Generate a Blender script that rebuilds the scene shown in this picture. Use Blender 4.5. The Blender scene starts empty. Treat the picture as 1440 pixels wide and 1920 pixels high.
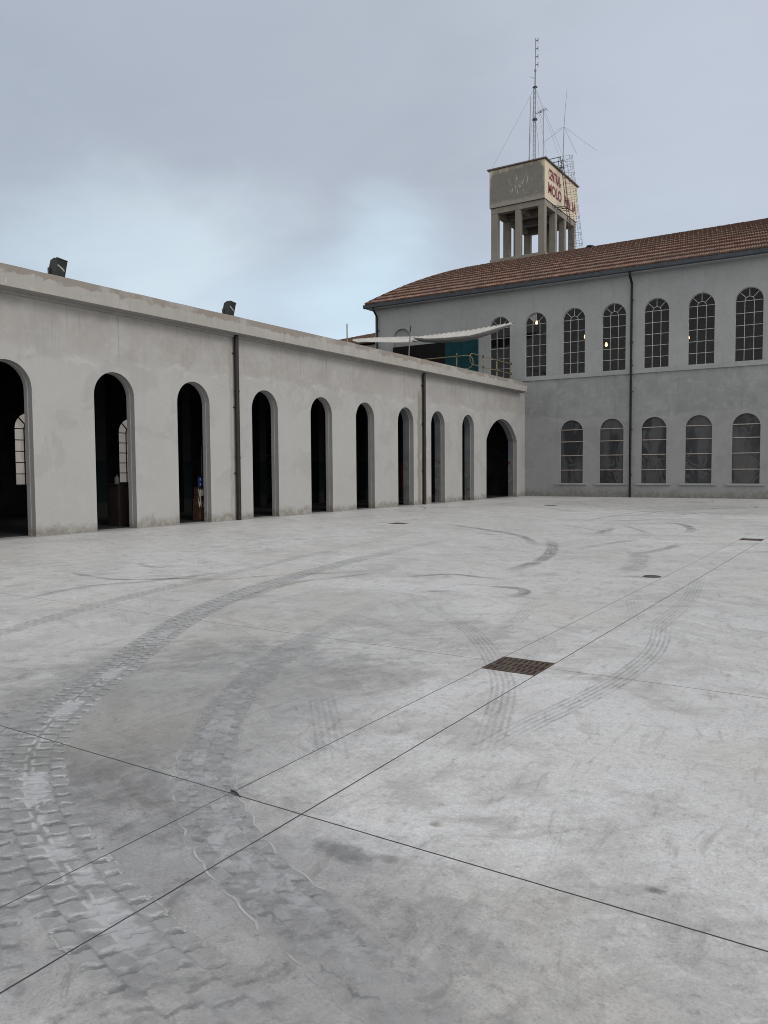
import bpy, math, random
from mathutils import Vector, Matrix
random.seed(7)
sc = bpy.context.scene
COL = sc.collection
R = math.radians

# ------------------------------------------------------------------ camera
cam_d = bpy.data.cameras.new("camera")
cam = bpy.data.objects.new("camera", cam_d)
COL.objects.link(cam)
YAW, PITCH, ROLL = -0.570679, 0.0546498, -0.00708690
_f = Vector((math.sin(YAW)*math.cos(PITCH), math.cos(YAW)*math.cos(PITCH), -math.sin(PITCH)))
_r = Vector((math.cos(YAW), -math.sin(YAW), 0))
_u = _r.cross(_f)
_r2 = math.cos(ROLL)*_r + math.sin(ROLL)*_u
_u2 = -math.sin(ROLL)*_r + math.cos(ROLL)*_u
M = Matrix((_r2, _u2, -_f)).transposed().to_4x4()
M.translation = Vector((17.6051, -42.4505, 1.6))
cam.matrix_world = M
cam_d.sensor_fit = 'VERTICAL'
cam_d.sensor_height = 36.0
cam_d.sensor_width = 27.0
cam_d.lens = 1472.3/1920*36.0
cam_d.clip_start = 0.05
cam_d.clip_end = 3000
sc.camera = cam
sc.render.resolution_x, sc.render.resolution_y = 768, 1024

# ------------------------------------------------------------------ node helper
class NT:
    def __init__(s, tree): s.t = tree; s.n = tree.nodes; s.l = tree.links
    def new(s, typ, **kw):
        n = s.n.new(typ)
        for k, v in kw.items(): setattr(n, k, v)
        return n
    def put(s, sock, v):
        if isinstance(v, bpy.types.NodeSocket): s.l.new(v, sock)
        elif isinstance(v, (tuple, list)):
            sock.default_value = tuple(v) if len(v) == len(sock.default_value) else tuple(v)+(1,)
        else: sock.default_value = v
    def m(s, op, a, b=None, c=None, clamp=False):
        n = s.new('ShaderNodeMath', operation=op, use_clamp=clamp)
        s.put(n.inputs[0], a)
        if b is not None: s.put(n.inputs[1], b)
        if c is not None: s.put(n.inputs[2], c)
        return n.outputs[0]
    def add(s, a, b): return s.m('ADD', a, b)
    def sub(s, a, b): return s.m('SUBTRACT', a, b)
    def mul(s, a, b): return s.m('MULTIPLY', a, b)
    def mx(s, a, b): return s.m('MAXIMUM', a, b)
    def mn(s, a, b): return s.m('MINIMUM', a, b)
    def ab(s, a): return s.m('ABSOLUTE', a)
    def vm(s, op, a, b=None):
        n = s.new('ShaderNodeVectorMath', operation=op)
        s.put(n.inputs[0], a)
        if b is not None:
            if op == 'SCALE': s.put(n.inputs[3], b)
            else: s.put(n.inputs[1], b)
        return n.outputs[1] if op in ('DOT_PRODUCT', 'LENGTH') else n.outputs[0]
    def ss(s, x, lo, hi, a=0.0, b=1.0):          # smoothstep map
        n = s.new('ShaderNodeMapRange', interpolation_type='SMOOTHSTEP')
        s.put(n.inputs[0], x); s.put(n.inputs[1], lo); s.put(n.inputs[2], hi); s.put(n.inputs[3], a); s.put(n.inputs[4], b)
        return n.outputs[0]
    def noise(s, vec, scale, detail=4.0, rough=0.55, dist=0.0, col=False):
        n = s.new('ShaderNodeTexNoise')
        s.put(n.inputs['Vector'], vec); s.put(n.inputs['Scale'], scale); s.put(n.inputs['Detail'], detail)
        s.put(n.inputs['Roughness'], rough); s.put(n.inputs['Distortion'], dist)
        return n.outputs['Color'] if col else n.outputs['Fac']
    def vor(s, vec, scale, feature='F1', out='Distance'):
        n = s.new('ShaderNodeTexVoronoi', feature=feature)
        s.put(n.inputs['Vector'], vec); s.put(n.inputs['Scale'], scale)
        return n.outputs[out]
    def sep(s, v):
        n = s.new('ShaderNodeSeparateXYZ'); s.put(n.inputs[0], v); return n.outputs
    def comb(s, x, y, z=0.0):
        n = s.new('ShaderNodeCombineXYZ'); s.put(n.inputs[0], x); s.put(n.inputs[1], y); s.put(n.inputs[2], z); return n.outputs[0]
    def mix(s, f, a, b, blend='MIX'):
        n = s.new('ShaderNodeMix', data_type='RGBA', blend_type=blend)
        s.put(n.inputs['Factor'], f); s.put(n.inputs[6], a); s.put(n.inputs[7], b)
        return n.outputs[2]
    def pos(s): return s.new('ShaderNodeNewGeometry').outputs['Position']
    def scale(s, v, xyz): return s.vm('MULTIPLY', v, xyz)
    def bump(s, h, strength=0.3, dist=0.01):
        n = s.new('ShaderNodeBump'); s.put(n.inputs['Strength'], strength); s.put(n.inputs['Distance'], dist); s.put(n.inputs['Height'], h)
        return n.outputs[0]
    def mixsh(s, f, a, b):
        n = s.new('ShaderNodeMixShader'); s.put(n.inputs[0], f); s.l.new(a, n.inputs[1]); s.l.new(b, n.inputs[2]); return n.outputs[0]

def srgb(r, g, b):
    f = lambda c: (c/255/12.92) if c <= 10 else ((c/255+0.055)/1.055)**2.4
    return (f(r), f(g), f(b), 1)

# ------------------------------------------------------------------ world
SUN_EL, SUN_AZ = 33.0, 97.0             # azimuth clockwise from +Y
w = bpy.data.worlds.new("World"); sc.world = w; w.use_nodes = True
w.node_tree.nodes.clear()
t = NT(w.node_tree)
out = t.new('ShaderNodeOutputWorld')
sky = t.new('ShaderNodeTexSky', sky_type='NISHITA', sun_disc=False, sun_elevation=R(SUN_EL), sun_rotation=R(SUN_AZ))
sky.air_density = 1.0; sky.dust_density = 2.0
bg1 = t.new('ShaderNodeBackground'); t.put(bg1.inputs[0], sky.outputs[0]); t.put(bg1.inputs[1], 0.08)
D = t.new('ShaderNodeTexCoord').outputs['Generated']
dx, dy, dz = t.sep(D)
dzp = t.mx(dz, 0.0)
den = t.add(dzp, 0.22)
P = t.comb(t.m('DIVIDE', dx, den), t.m('DIVIDE', dy, den), 0.0)
n1 = t.noise(P, 0.85, 5, 0.5, 0.4)
n2 = t.noise(t.vm('ADD', P, (7.3, 2.1, 0.4)), 2.1, 5, 0.55, 0.6)
n3 = t.noise(t.vm('ADD', P, (1.3, 9.1, 2.4)), 0.45, 3, 0.5, 0.0)
n4 = t.noise(t.vm('MULTIPLY', t.vm('ADD', P, (2.2, 5.5, 0)), (2.4, 4.2, 1)), 1.5, 7, 0.6, 0.8)
nn = t.add(t.mul(t.sub(n1, 0.5), 0.85), t.add(t.mul(t.sub(n2, 0.5), 0.30), t.mul(t.sub(n4, 0.5), 0.16)))
elev = t.add(dzp, t.mul(nn, 0.34))
gray = t.mix(t.ss(n3, 0.35, 0.65), (0.475, 0.525, 0.61, 1), (0.55, 0.60, 0.69, 1))
gray = t.mix(t.ss(n2, 0.3, 0.75, 0.0, 0.45), gray, (0.42, 0.46, 0.54, 1))
gray = t.mix(t.ss(n4, 0.45, 0.72, 0.0, 0.35), gray, (0.60, 0.635, 0.71, 1))
low = t.mix(t.ss(dzp, 0.02, 0.30), (0.80, 0.96, 1.08, 1), (0.58, 0.71, 0.86, 1))
cl = t.mix(t.ss(elev, 0.09, 0.30), low, gray)
# thinner, brighter gaps and one thick grey mass in the cloud sheet
Dw = t.vm('ADD', D, t.vm('SCALE', t.vm('SUBTRACT', t.noise(P, 1.1, 5, 0.55, 0.3, True), (0.5, 0.5, 0.5)), 0.42))
def lobe(d, r): return t.ss(t.vm('LENGTH', t.vm('SUBTRACT', Dw, d)), r, 0.0)
cl = t.mix(t.mul(lobe((-0.549, 0.747, 0.40), 0.34), 0.60), cl, (0.46, 0.505, 0.59, 1))
cl = t.mix(t.mul(lobe((-0.745, 0.526, 0.45), 0.32), 0.55), cl, (0.415, 0.475, 0.555, 1))
cl = t.mix(t.mul(lobe((-0.717, 0.641, 0.20), 0.175), 0.80), cl, (0.74, 0.87, 0.95, 1))
cl = t.mix(t.mul(lobe((-0.80, 0.55, 0.21), 0.17), 0.55), cl, (0.66, 0.80, 0.90, 1))
cl = t.mix(t.mul(lobe((-0.547, 0.807, 0.19), 0.17), 0.85), cl, (0.70, 0.88, 1.0, 1))
cl = t.mix(t.mul(lobe((-0.15, 0.92, 0.33), 0.36), 0.60), cl, (0.61, 0.70, 0.83, 1))
cl = t.mix(t.mul(lobe((-0.10, 0.90, 0.52), 0.42), 0.55), cl, (0.62, 0.66, 0.76, 1))
# the half of the sky behind the viewer and towards the hidden sun is a brighter, more neutral white overcast
vd = t.vm('DOT_PRODUCT', t.vm('NORMALIZE', t.comb(dx, dy, 0.001)), (-0.54, 0.84, 0.0))
white = t.mix(t.ss(dzp, 0.0, 0.75), (1.02, 1.01, 0.975, 1), (0.74, 0.735, 0.72, 1))
white = t.vm('SCALE', white, t.add(0.86, t.mul(n1, 0.28)))
cl = t.mix(t.mul(t.ss(vd, 0.25, 0.72), t.ss(dzp, 0.95, 0.75)), white, cl)
sv = (math.sin(R(SUN_AZ))*math.cos(R(SUN_EL)), math.cos(R(SUN_AZ))*math.cos(R(SUN_EL)), math.sin(R(SUN_EL)))
sd = t.mx(t.vm('DOT_PRODUCT', D, sv), 0.0)
glow = t.add(1.0, t.mul(t.m('POWER', sd, 2.0), 0.9))
cl = t.vm('SCALE', cl, glow)
bg2 = t.new('ShaderNodeBackground'); t.put(bg2.inputs[0], cl); t.put(bg2.inputs[1], 1.0)
t.l.new(t.mixsh(0.88, bg1.outputs[0], bg2.outputs[0]), out.inputs[0])

# ------------------------------------------------------------------ sun and exposure
sl = bpy.data.lights.new("sun", 'SUN'); sl.energy = 1.0; sl.angle = R(22); sl.color = (1.0, 0.97, 0.93)
so = bpy.data.objects.new("sun", sl); COL.objects.link(so)
so.rotation_euler = Vector(sv).to_track_quat('Z', 'Y').to_euler()
so.location = (60, -20, 60)
sc.view_settings.view_transform = 'Standard'
sc.view_settings.look = 'None'
sc.view_settings.exposure = 0.0
sc.view_settings.gamma = 1.0
sc.cycles.filter_width = 1.0

# ------------------------------------------------------------------ materials
def mat(name):
    m = bpy.data.materials.new(name); m.use_nodes = True
    t = NT(m.node_tree)
    b = t.n['Principled BSDF']
    return m, t, b

def simple(name, col, rough=0.6, metal=0.0, var=0.25, scale=6.0, spec=0.5, bump=0.0, emit=None, es=0.0):
    m, t, b = mat(name)
    p = t.pos()
    n = t.noise(p, scale, 5, 0.6)
    c = t.mix(t.ss(n, 0.25, 0.75), tuple(x*(1-var) for x in col[:3])+(1,), tuple(min(1, x*(1+var)) for x in col[:3])+(1,))
    t.put(b.inputs['Base Color'], c); t.put(b.inputs['Roughness'], t.ss(n, 0.2, 0.8, max(0, rough-0.08), min(1, rough+0.08)))
    b.inputs['Metallic'].default_value = metal
    b.inputs['Specular IOR Level'].default_value = spec
    if bump: t.put(b.inputs['Normal'], t.bump(n, bump, 0.01))
    if emit: b.inputs['Emission Color'].default_value = emit; b.inputs['Emission Strength'].default_value = es
    return m

def plaster(name, c1, c2, c3, two_tone=None, damp=0.35, streak=0.25, extra=None, fascia=False, seed=0.0, patch=0.45):
    m, t, b = mat(name)
    p0 = t.pos()
    p = t.vm('ADD', p0, (seed, seed*1.7, 0.0))
    x, y, z = t.sep(p0)
    big = t.noise(p, 0.55, 5, 0.55, 0.6)
    mid = t.noise(p, 2.3, 6, 0.62, 0.8)
    fine = t.noise(p, 22.0, 5, 0.65)
    grit = t.noise(p, 120.0, 2, 0.6)
    st = t.noise(t.scale(p, (3.0, 3.0, 0.25)), 1.6, 5, 0.6, 0.3)
    c = t.mix(t.ss(big, 0.34, 0.66), c1, c2)
    c = t.mix(t.ss(mid, 0.42, 0.72, 0.0, patch), c, c3)
    c = t.mix(t.ss(st, 0.5, 0.75, 0.0, streak), c, tuple(v*0.72 for v in c1[:3])+(1,))
    if two_tone:                                  # second render coat below a wavy working edge
        zb, cl2 = two_tone
        e = t.add(z, t.add(t.mul(t.sub(mid, 0.5), 0.55), t.mul(t.sub(big, 0.5), 0.9)))
        f = t.ss(e, zb-0.12, zb+0.12, 1.0, 0.0)
        c = t.mix(t.mul(f, 0.62), c, cl2)
        dkp = t.mul(t.ss(t.noise(t.vm('ADD', p, (7.7, 2.2, 5.1)), 0.8, 5, 0.6, 0.4), 0.52, 0.58), t.ss(z, 0.8, 1.6))
        c = t.mix(t.mul(dkp, 0.20), c, tuple(v*0.70 for v in c1[:3])+(1,))
        edge = t.mul(t.ss(t.ab(t.sub(e, zb-0.05)), 0.0, 0.14, 1.0, 0.0), t.ss(t.noise(p, 0.9, 3), 0.45, 0.62))
        c = t.mix(t.mul(edge, 0.35), c, tuple(min(1, v*1.28) for v in cl2[:3])+(1,))
    # small pits and scuffs
    sp = t.ss(t.noise(p, 7.0, 2, 0.4), 0.70, 0.78)
    c = t.mix(t.mul(sp, 0.35), c, tuple(v*0.55 for v in c1[:3])+(1,))
    if damp:                                      # rising damp and splash dirt at the foot
        h = t.add(z, t.mul(t.sub(t.noise(p, 1.1, 4, 0.7, 0.5), 0.5), 0.75))
        f = t.ss(h, 0.08, damp, 1.0, 0.0)
        f = t.mul(f, t.ss(t.noise(p, 5.0, 4, 0.7), 0.35, 0.6, 0.35, 1.0))
        c = t.mix(t.mul(f, 0.75), c, srgb(104, 99, 90))
    if extra == 'pipe':                           # two weathered strips beside the farther pipe
        dripn = t.noise(t.scale(p, (7, 7, 0.12)), 1.1, 4, 0.62)
        drip = t.mul(t.mul(t.ss(dripn, 0.58, 0.68), t.ss(t.add(z, t.mul(big, 1.6)), 5.0, 6.4)), t.ss(mid, 0.35, 0.55))
        c = t.mix(t.mul(drip, 0.45), c, srgb(104, 101, 96))
        for yc, hw, ztop in ((-12.08, 0.17, 5.3), (-11.52, 0.10, 3.6), (-23.98, 0.06, 5.7)):
            wv = t.add(t.sub(y, yc), t.mul(t.sub(t.noise(t.scale(p, (1, 1, 0.6)), 2.6, 5, 0.7), 0.5), 0.34))
            f = t.mul(t.ss(t.ab(wv), hw*0.75, hw, 1.0, 0.0), t.ss(z, ztop-0.6, ztop, 1.0, 0.0))
            c = t.mix(t.mul(f, 0.7 if hw > 0.08 else 0.3), c, t.mix(mid, srgb(92, 88, 74), srgb(128, 122, 104)))
    if fascia:                                    # wet-stained upper part of the coping, ragged lower edge
        h = t.add(z, t.mul(t.sub(t.noise(t.scale(p, (1.3, 1.3, 2.2)), 1.5, 6, 0.68, 0.4), 0.5), 0.62))
        f = t.ss(h, 6.16, 6.22)
        f = t.mul(f, t.ss(t.noise(p, 0.8, 4, 0.6), 0.36, 0.5))
        c = t.mix(t.mul(f, 0.72), c, t.mix(mid, srgb(104, 95, 88), srgb(132, 124, 115)))
        dr = t.mul(t.ss(t.noise(t.scale(p, (9, 9, 0.2)), 1.2, 3, 0.6), 0.62, 0.7), t.ss(t.noise(p, 1.7, 3), 0.5, 0.6))
        c = t.mix(t.mul(dr, 0.45), c, srgb(96, 90, 84))
        lg = t.mul(t.ss(t.noise(t.scale(p, (5, 5, 0.3)), 1.2, 3, 0.6), 0.62, 0.7), t.ss(t.noise(p, 2.3, 3), 0.52, 0.6))
        c = t.mix(t.mul(lg, 0.5), c, srgb(176, 170, 162))
    c = t.mix(t.ss(fine, 0.2, 0.8, 0.0, 0.16), c, tuple(v*0.6 for v in c1[:3])+(1,))
    t.put(b.inputs['Base Color'], c)
    b.inputs['Roughness'].default_value = 0.9
    b.inputs['Specular IOR Level'].default_value = 0.25
    hgt = t.add(t.mul(mid, 0.9), t.add(t.mul(fine, 0.35), t.mul(grit, 0.12)))
    t.put(b.inputs['Normal'], t.bump(hgt, 0.35, 0.012))
    return m

MP_LEFT = plaster('plaster_pale', srgb(146, 143, 141), srgb(153, 152, 150), srgb(163, 163, 162), two_tone=(4.55, srgb(159, 159, 158)), extra='pipe', damp=0.34)
MP_COP = plaster('coping_concrete', srgb(146, 143, 139), srgb(154, 152, 149), srgb(138, 134, 130), damp=0, fascia=True, streak=0.3)
MP_JAMB = plaster('plaster_reveal', srgb(138, 137, 136), srgb(146, 145, 144), srgb(152, 152, 152), damp=0.3)
MP_LOW = plaster('plaster_grey_green', srgb(129, 131, 132), srgb(137, 139, 140), srgb(153, 156, 158), damp=0.5, seed=3.1, streak=0.4, patch=0.6, two_tone=(4.3, srgb(143, 144, 145)))
MP_UP = plaster('plaster_grey_blue', srgb(141, 143, 145), srgb(148, 150, 152), srgb(155, 157, 159), damp=0, seed=8.2, streak=0.3, patch=0.4)
MP_BAND = plaster('stone_band', srgb(138, 140, 142), srgb(147, 149, 151), srgb(154, 156, 158), damp=0, seed=5.5)
MP_PINK = plaster('plaster_pinkish', srgb(160, 154, 150), srgb(166, 160, 156), srgb(150, 150, 150), damp=0.6, seed=4.4)
MP_TOWER = plaster('tower_concrete', srgb(122, 118, 111), srgb(134, 130, 123), srgb(108, 105, 100), damp=0, seed=2.0, streak=0.5)
M_DARKIN = simple('dark_interior', (0.016, 0.0165, 0.020, 1), 0.9, scale=1.5, var=0.5, spec=0.08)  # gloom behind the arches put into a near-black base colour
M_INFLOOR = simple('dark_floor', (0.020, 0.021, 0.023, 1), 0.75, scale=2.0, var=0.4, spec=0.12)  # indoor shade put into the floor colour
M_BROWNIN = simple('brown_interior', (0.085, 0.066, 0.052, 1), 0.9, scale=0.8, var=0.5, spec=0.2)
M_PIPE_BR = simple('painted_pipe_brown', (0.017, 0.012, 0.012, 1), 0.35, scale=4, var=0.3, spec=0.28)
M_PIPE_BK = simple('painted_pipe_black', (0.008, 0.009, 0.011, 1), 0.45, scale=4, var=0.3, spec=0.2)
M_GUTTER = simple('gutter_slate_metal', (0.035, 0.044, 0.056, 1), 0.5, scale=3, var=0.25)
M_BAR_LT = simple('glazing_bar_pale', (0.36, 0.37, 0.38, 1), 0.6, scale=9)
M_BAR_BE = simple('glazing_bar_beige', (0.36, 0.31, 0.28, 1), 0.6, scale=9)
M_BAR_DK = simple('glazing_bar_dark', (0.02, 0.02, 0.02, 1), 0.6, scale=9)
M_FLOOD = simple('floodlight_casing', (0.018, 0.020, 0.020, 1), 0.5, scale=14)
M_FLOODGL = simple('floodlight_lens', (0.030, 0.033, 0.033, 1), 0.12, scale=5)
M_REFL = simple('floodlight_reflector', (0.62, 0.62, 0.60, 1), 0.3, metal=0.6, scale=9)
M_YEL = simple('faded_yellow_paint', (0.17, 0.135, 0.068, 1), 0.55, scale=14, var=0.4)
M_CLAMP = simple('dark_clamp', (0.025, 0.025, 0.028, 1), 0.6)
M_TEAL = simple('teal_paint', (0.006, 0.040, 0.050, 1), 0.6, scale=2.0, var=0.2, spec=0.12)
M_DECK = simple('dark_deck', (0.05, 0.05, 0.052, 1), 0.9, scale=2.0, var=0.3)  # unseen deck, made dark to cut bounced light under the awnings
M_DKPAN = simple('dark_panel', (0.011, 0.0105, 0.0105, 1), 0.85, scale=1.2, var=0.25, spec=0.08)
M_STEEL = simple('galvanised_steel', (0.17, 0.18, 0.19, 1), 0.5, metal=0.4, scale=20)
M_RUSTBAR = simple('rusty_ladder_steel', (0.055, 0.045, 0.042, 1), 0.75, scale=14, var=0.4)
M_DKWOOD = simple('dark_stained_wood', (0.012, 0.004, 0.003, 1), 0.8, scale=7, var=0.5)
M_BROWNBOX = simple('rusty_brown_box', (0.055, 0.022, 0.012, 1), 0.8, scale=9, var=0.6)
M_BLUE = simple('blue_sign', (0.010, 0.022, 0.13, 1), 0.5, scale=3, var=0.1)
M_WHITE = simple('white_plastic', (0.42, 0.42, 0.40, 1), 0.5, scale=5, var=0.1)
M_WIRE = simple('grey_cable', (0.42, 0.40, 0.36, 1), 0.6)
M_LEAF = simple('dry_leaf', (0.028, 0.025, 0.028, 1), 0.8, scale=60, var=0.5)
M_CAST = simple('cast_iron_cover', (0.055, 0.055, 0.053, 1), 0.65, scale=25, var=0.4, bump=0.4)
M_PIT = simple('drain_pit', (0.006, 0.006, 0.006, 1), 0.95, spec=0.1)
M_RED = simple('old_red_paint', (0.10, 0.018, 0.020, 1), 0.7, scale=3, var=0.5)
M_MAROON = simple('maroon_letter_paint', (0.135, 0.018, 0.026, 1), 0.7, scale=7, var=0.4)
M_BULB = simple('lamp_glow', (1, 0.8, 0.5, 1), 0.5, emit=(1.0, 0.60, 0.24, 1), es=7.5)

def sail_mat():
    m, t, b = mat('white_canvas')
    p = t.pos(); n = t.noise(t.scale(p, (1, 0.4, 0.4)), 5.0, 4)
    t.put(b.inputs['Base Color'], t.mix(n, srgb(160, 158, 155), srgb(196, 194, 191)))
    b.inputs['Roughness'].default_value = 0.85; b.inputs['Specular IOR Level'].default_value = 0.2
    return m
M_SAIL = sail_mat()

def grate_mat():
    m, t, b = mat('rusty_grate')
    p = t.pos()
    n = t.noise(p, 9.0, 5, 0.65, 0.4)
    f = t.noise(p, 70.0, 3)
    c = t.mix(t.ss(n, 0.38, 0.62), (0.046, 0.026, 0.019, 1), (0.074, 0.056, 0.040, 1))
    c = t.mix(t.ss(f, 0.5, 0.8, 0, 0.5), c, (0.03, 0.02, 0.016, 1))
    t.put(b.inputs['Base Color'], c); b.inputs['Roughness'].default_value = 0.7
    t.put(b.inputs['Normal'], t.bump(f, 0.4, 0.004))
    return m
M_GRATE = grate_mat()

def reveal_mat(name, dado_only=False):
    # inner half of the arch reveals: old grey-blue limewash over scraped red dado paint
    m, t, b = mat(name)
    p = t.pos(); x, y, z = t.sep(p)
    n = t.noise(p, 3.2, 5, 0.65, 0.6)
    c = t.mix(t.ss(t.noise(p, 1.1, 4), 0.35, 0.65), srgb(92, 95, 103), srgb(108, 110, 114))
    lowc = t.mix(t.ss(n, 0.4, 0.6), srgb(92, 98, 96), srgb(112, 112, 110))
    c = t.mix(t.ss(z, 1.99, 2.0, 1, 0), c, lowc)
    red = t.mul(t.ss(z, 1.99, 2.0, 1, 0), t.ss(t.noise(t.vm('ADD', p, (0.0, 0.0, 3.7)), 1.9, 4, 0.6, 0.3), 0.55, 0.63))
    red = t.mul(red, t.ss(y, -15.0, -13.0))
    c = t.mix(t.mul(red, 0.75), c, srgb(84, 38, 38))
    t.put(b.inputs['Base Color'], c); b.inputs['Roughness'].default_value = 0.85; b.inputs['Specular IOR Level'].default_value = 0.2
    t.put(b.inputs['Normal'], t.bump(n, 0.2, 0.01))
    return m
M_REVEAL = reveal_mat('limewashed_reveal')

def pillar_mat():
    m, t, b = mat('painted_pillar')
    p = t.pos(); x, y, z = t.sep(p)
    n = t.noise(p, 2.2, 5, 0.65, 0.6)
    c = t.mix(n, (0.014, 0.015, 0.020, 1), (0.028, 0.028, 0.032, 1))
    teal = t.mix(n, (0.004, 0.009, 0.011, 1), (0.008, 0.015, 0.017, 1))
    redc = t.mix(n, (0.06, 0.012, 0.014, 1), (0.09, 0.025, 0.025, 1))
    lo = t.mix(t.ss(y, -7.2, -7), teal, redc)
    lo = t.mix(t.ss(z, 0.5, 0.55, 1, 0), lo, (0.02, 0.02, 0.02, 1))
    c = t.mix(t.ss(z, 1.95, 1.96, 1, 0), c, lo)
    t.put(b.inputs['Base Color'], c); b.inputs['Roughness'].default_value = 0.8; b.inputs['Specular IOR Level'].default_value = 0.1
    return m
M_PILLAR = pillar_mat()

def glass_mat(name, tint, trans, rough=0.03, refl=1.0):
    m, t, b = mat(name)
    t.n.remove(b)
    o = [n for n in t.n if n.type == 'OUTPUT_MATERIAL'][0]
    tr = t.new('ShaderNodeBsdfTransparent'); t.put(tr.inputs[0], tint)
    df = t.new('ShaderNodeBsdfDiffuse')
    p = t.pos()
    n = t.noise(p, 1.3, 4, 0.6)
    t.put(df.inputs[0], t.mix(n, (0.010, 0.011, 0.014, 1), (0.030, 0.030, 0.030, 1)))
    a = t.mixsh(trans, df.outputs[0], tr.outputs[0])
    gl = t.new('ShaderNodeBsdfGlossy'); t.put(gl.inputs['Roughness'], rough); t.put(gl.inputs[0], (refl, refl, refl, 1))
    t.put(gl.inputs['Normal'], t.bump(t.noise(p, 0.8, 2), 0.06, 0.05))
    fr = t.new('ShaderNodeFresnel'); fr.inputs[0].default_value = 1.45
    t.l.new(t.mixsh(fr.outputs[0], a, gl.outputs[0]), o.inputs[0])
    return m
M_GLASS_UP = glass_mat('dusty_dark_glass', (0.8, 0.8, 0.8, 1), 0.78, refl=0.55)
M_GLASS_IN = glass_mat('old_clear_glass', (0.9, 0.9, 0.9, 1), 0.93)

def screen_mat():
    # double mesh screens behind the ground floor panes: the crossing weaves make wavy rings
    m, t, b = mat('double_mesh_screen')
    p = t.pos()
    x, y, z = t.sep(p)
    oi = t.new('ShaderNodeObjectInfo').outputs['Random']
    q = t.comb(t.add(x, t.mul(oi, 3.0)), t.mul(z, 0.62), 0.0)
    w1 = t.noise(q, 0.95, 2, 0.45, 0.5)
    rings = t.m('SINE', t.mul(w1, 62.0))
    amp = t.ss(t.noise(t.vm('ADD', q, (4.1, 2.7, 0)), 1.2, 2), 0.44, 0.60)
    wide = t.ss(t.noise(t.comb(t.mul(x, 2.0), t.mul(z, 0.45), 1.0), 0.8, 2), 0.42, 0.58)
    base = t.mix(wide, (0.020, 0.021, 0.026, 1), (0.058, 0.059, 0.063, 1))
    c = t.mix(t.mul(t.mul(t.ss(rings, -0.4, 0.6), amp), 0.75), base, (0.070, 0.071, 0.073, 1))
    t.put(b.inputs['Base Color'], c); b.inputs['Roughness'].default_value = 0.35
    b.inputs['Specular IOR Level'].default_value = 0.35
    return m
M_SCREEN = screen_mat()

def tile_mat():
    m, t, b = mat('clay_roof_tiles')
    a = t.new('ShaderNodeAttribute'); a.attribute_name = 'tint'
    p = t.pos()
    n = t.noise(p, 0.7, 4, 0.6)
    f = t.noise(p, 14.0, 4, 0.6)
    c = t.mix(a.outputs['Fac'], (0.118, 0.068, 0.053, 1), (0.255, 0.150, 0.116, 1))
    c = t.mix(t.ss(n, 0.35, 0.65, 0, 0.55), c, (0.125, 0.092, 0.078, 1))
    c = t.mix(t.ss(f, 0.55, 0.75, 0, 0.4), c, (0.085, 0.068, 0.060, 1))
    t.put(b.inputs['Base Color'], c); b.inputs['Roughness'].default_value = 0.85
    b.inputs['Specular IOR Level'].default_value = 0.3
    return m
M_TILE = tile_mat()

def tank_mat():
    m, t, b = mat('stained_tank_render')
    p = t.pos(); x, y, z = t.sep(p)
    g = t.new('ShaderNodeNewGeometry').outputs['Normal']
    gx, gy, gz = t.sep(g)
    n = t.noise(p, 1.6, 6, 0.65, 0.7)
    st = t.noise(t.scale(p, (3, 3, 0.35)), 1.6, 5, 0.65, 0.3)
    cream = t.mix(n, srgb(178, 167, 149), srgb(197, 187, 170))
    cream = t.mix(t.ss(st, 0.5, 0.75, 0, 0.35), cream, srgb(150, 138, 118))
    # front: lichen and soot over most of the face, cream left at the top and edges
    ex = t.mn(t.sub(x, -4.5), t.sub(-0.74, x))
    e = t.add(t.mul(t.ss(ex, -0.1, 0.45), 0.62), t.mul(t.ss(z, 20.75, 20.1), 0.62))
    e = t.mul(e, t.ss(z, 18.2, 18.6, 0.75, 1.0))
    g1 = t.ss(t.add(e, t.mul(t.sub(t.add(t.mul(n, 0.6), t.mul(st, 0.4)), 0.5), 1.5)), 0.35, 0.95)
    grime = t.mix(t.noise(p, 5.0, 5, 0.7), srgb(80, 81, 79), srgb(122, 122, 117))
    front = t.mix(t.mul(g1, 0.92), cream, grime)
    ux = t.m('DIVIDE', t.sub(x, -2.35), 0.85); uz = t.m('DIVIDE', t.sub(z, 19.55), 0.7)
    el = t.ss(t.add(t.mul(ux, ux), t.mul(uz, uz)), 0.2, 1.4, 1, 0)
    wn = t.noise(t.scale(t.vm('ADD', p, (3.0, 0, 1.2)), (5.5, 1, 1.5)), 1.3, 4, 0.7, 0.8)
    white = t.mul(t.ss(wn, 0.55, 0.62), el)
    front = t.mix(t.mul(white, 0.8), front, srgb(186, 184, 176))
    drip = t.mul(t.ss(t.noise(p, 9.0, 2), 0.68, 0.72), t.ss(z, 19.6, 18.7))
    front = t.mix(t.mul(drip, 0.5), front, srgb(180, 178, 170))
    isf = t.ss(gy, -0.7, -0.5, 1, 0)
    lowb = t.mul(t.ss(t.add(z, t.mul(t.sub(st, 0.5), 0.5)), 18.75, 18.5), 0.55)
    front = t.mix(lowb, front, srgb(150, 147, 138))
    front = t.mix(t.ss(t.noise(t.scale(p, (6, 6, 0.3)), 1.2, 4, 0.65), 0.55, 0.72, 0, 0.4), front, srgb(134, 131, 122))
    c = t.mix(isf, cream, front)
    t.put(b.inputs['Base Color'], t.mix(t.ss(gz, -0.7, -0.5, 1, 0), c, srgb(92, 90, 86)))  # underside shade painted as flat dark grey on downward faces
    b.inputs['Roughness'].default_value = 0.9; b.inputs['Specular IOR Level'].default_value = 0.2
    t.put(b.inputs['Normal'], t.bump(n, 0.25, 0.02))
    return m
M_TANK = tank_mat()

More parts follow.
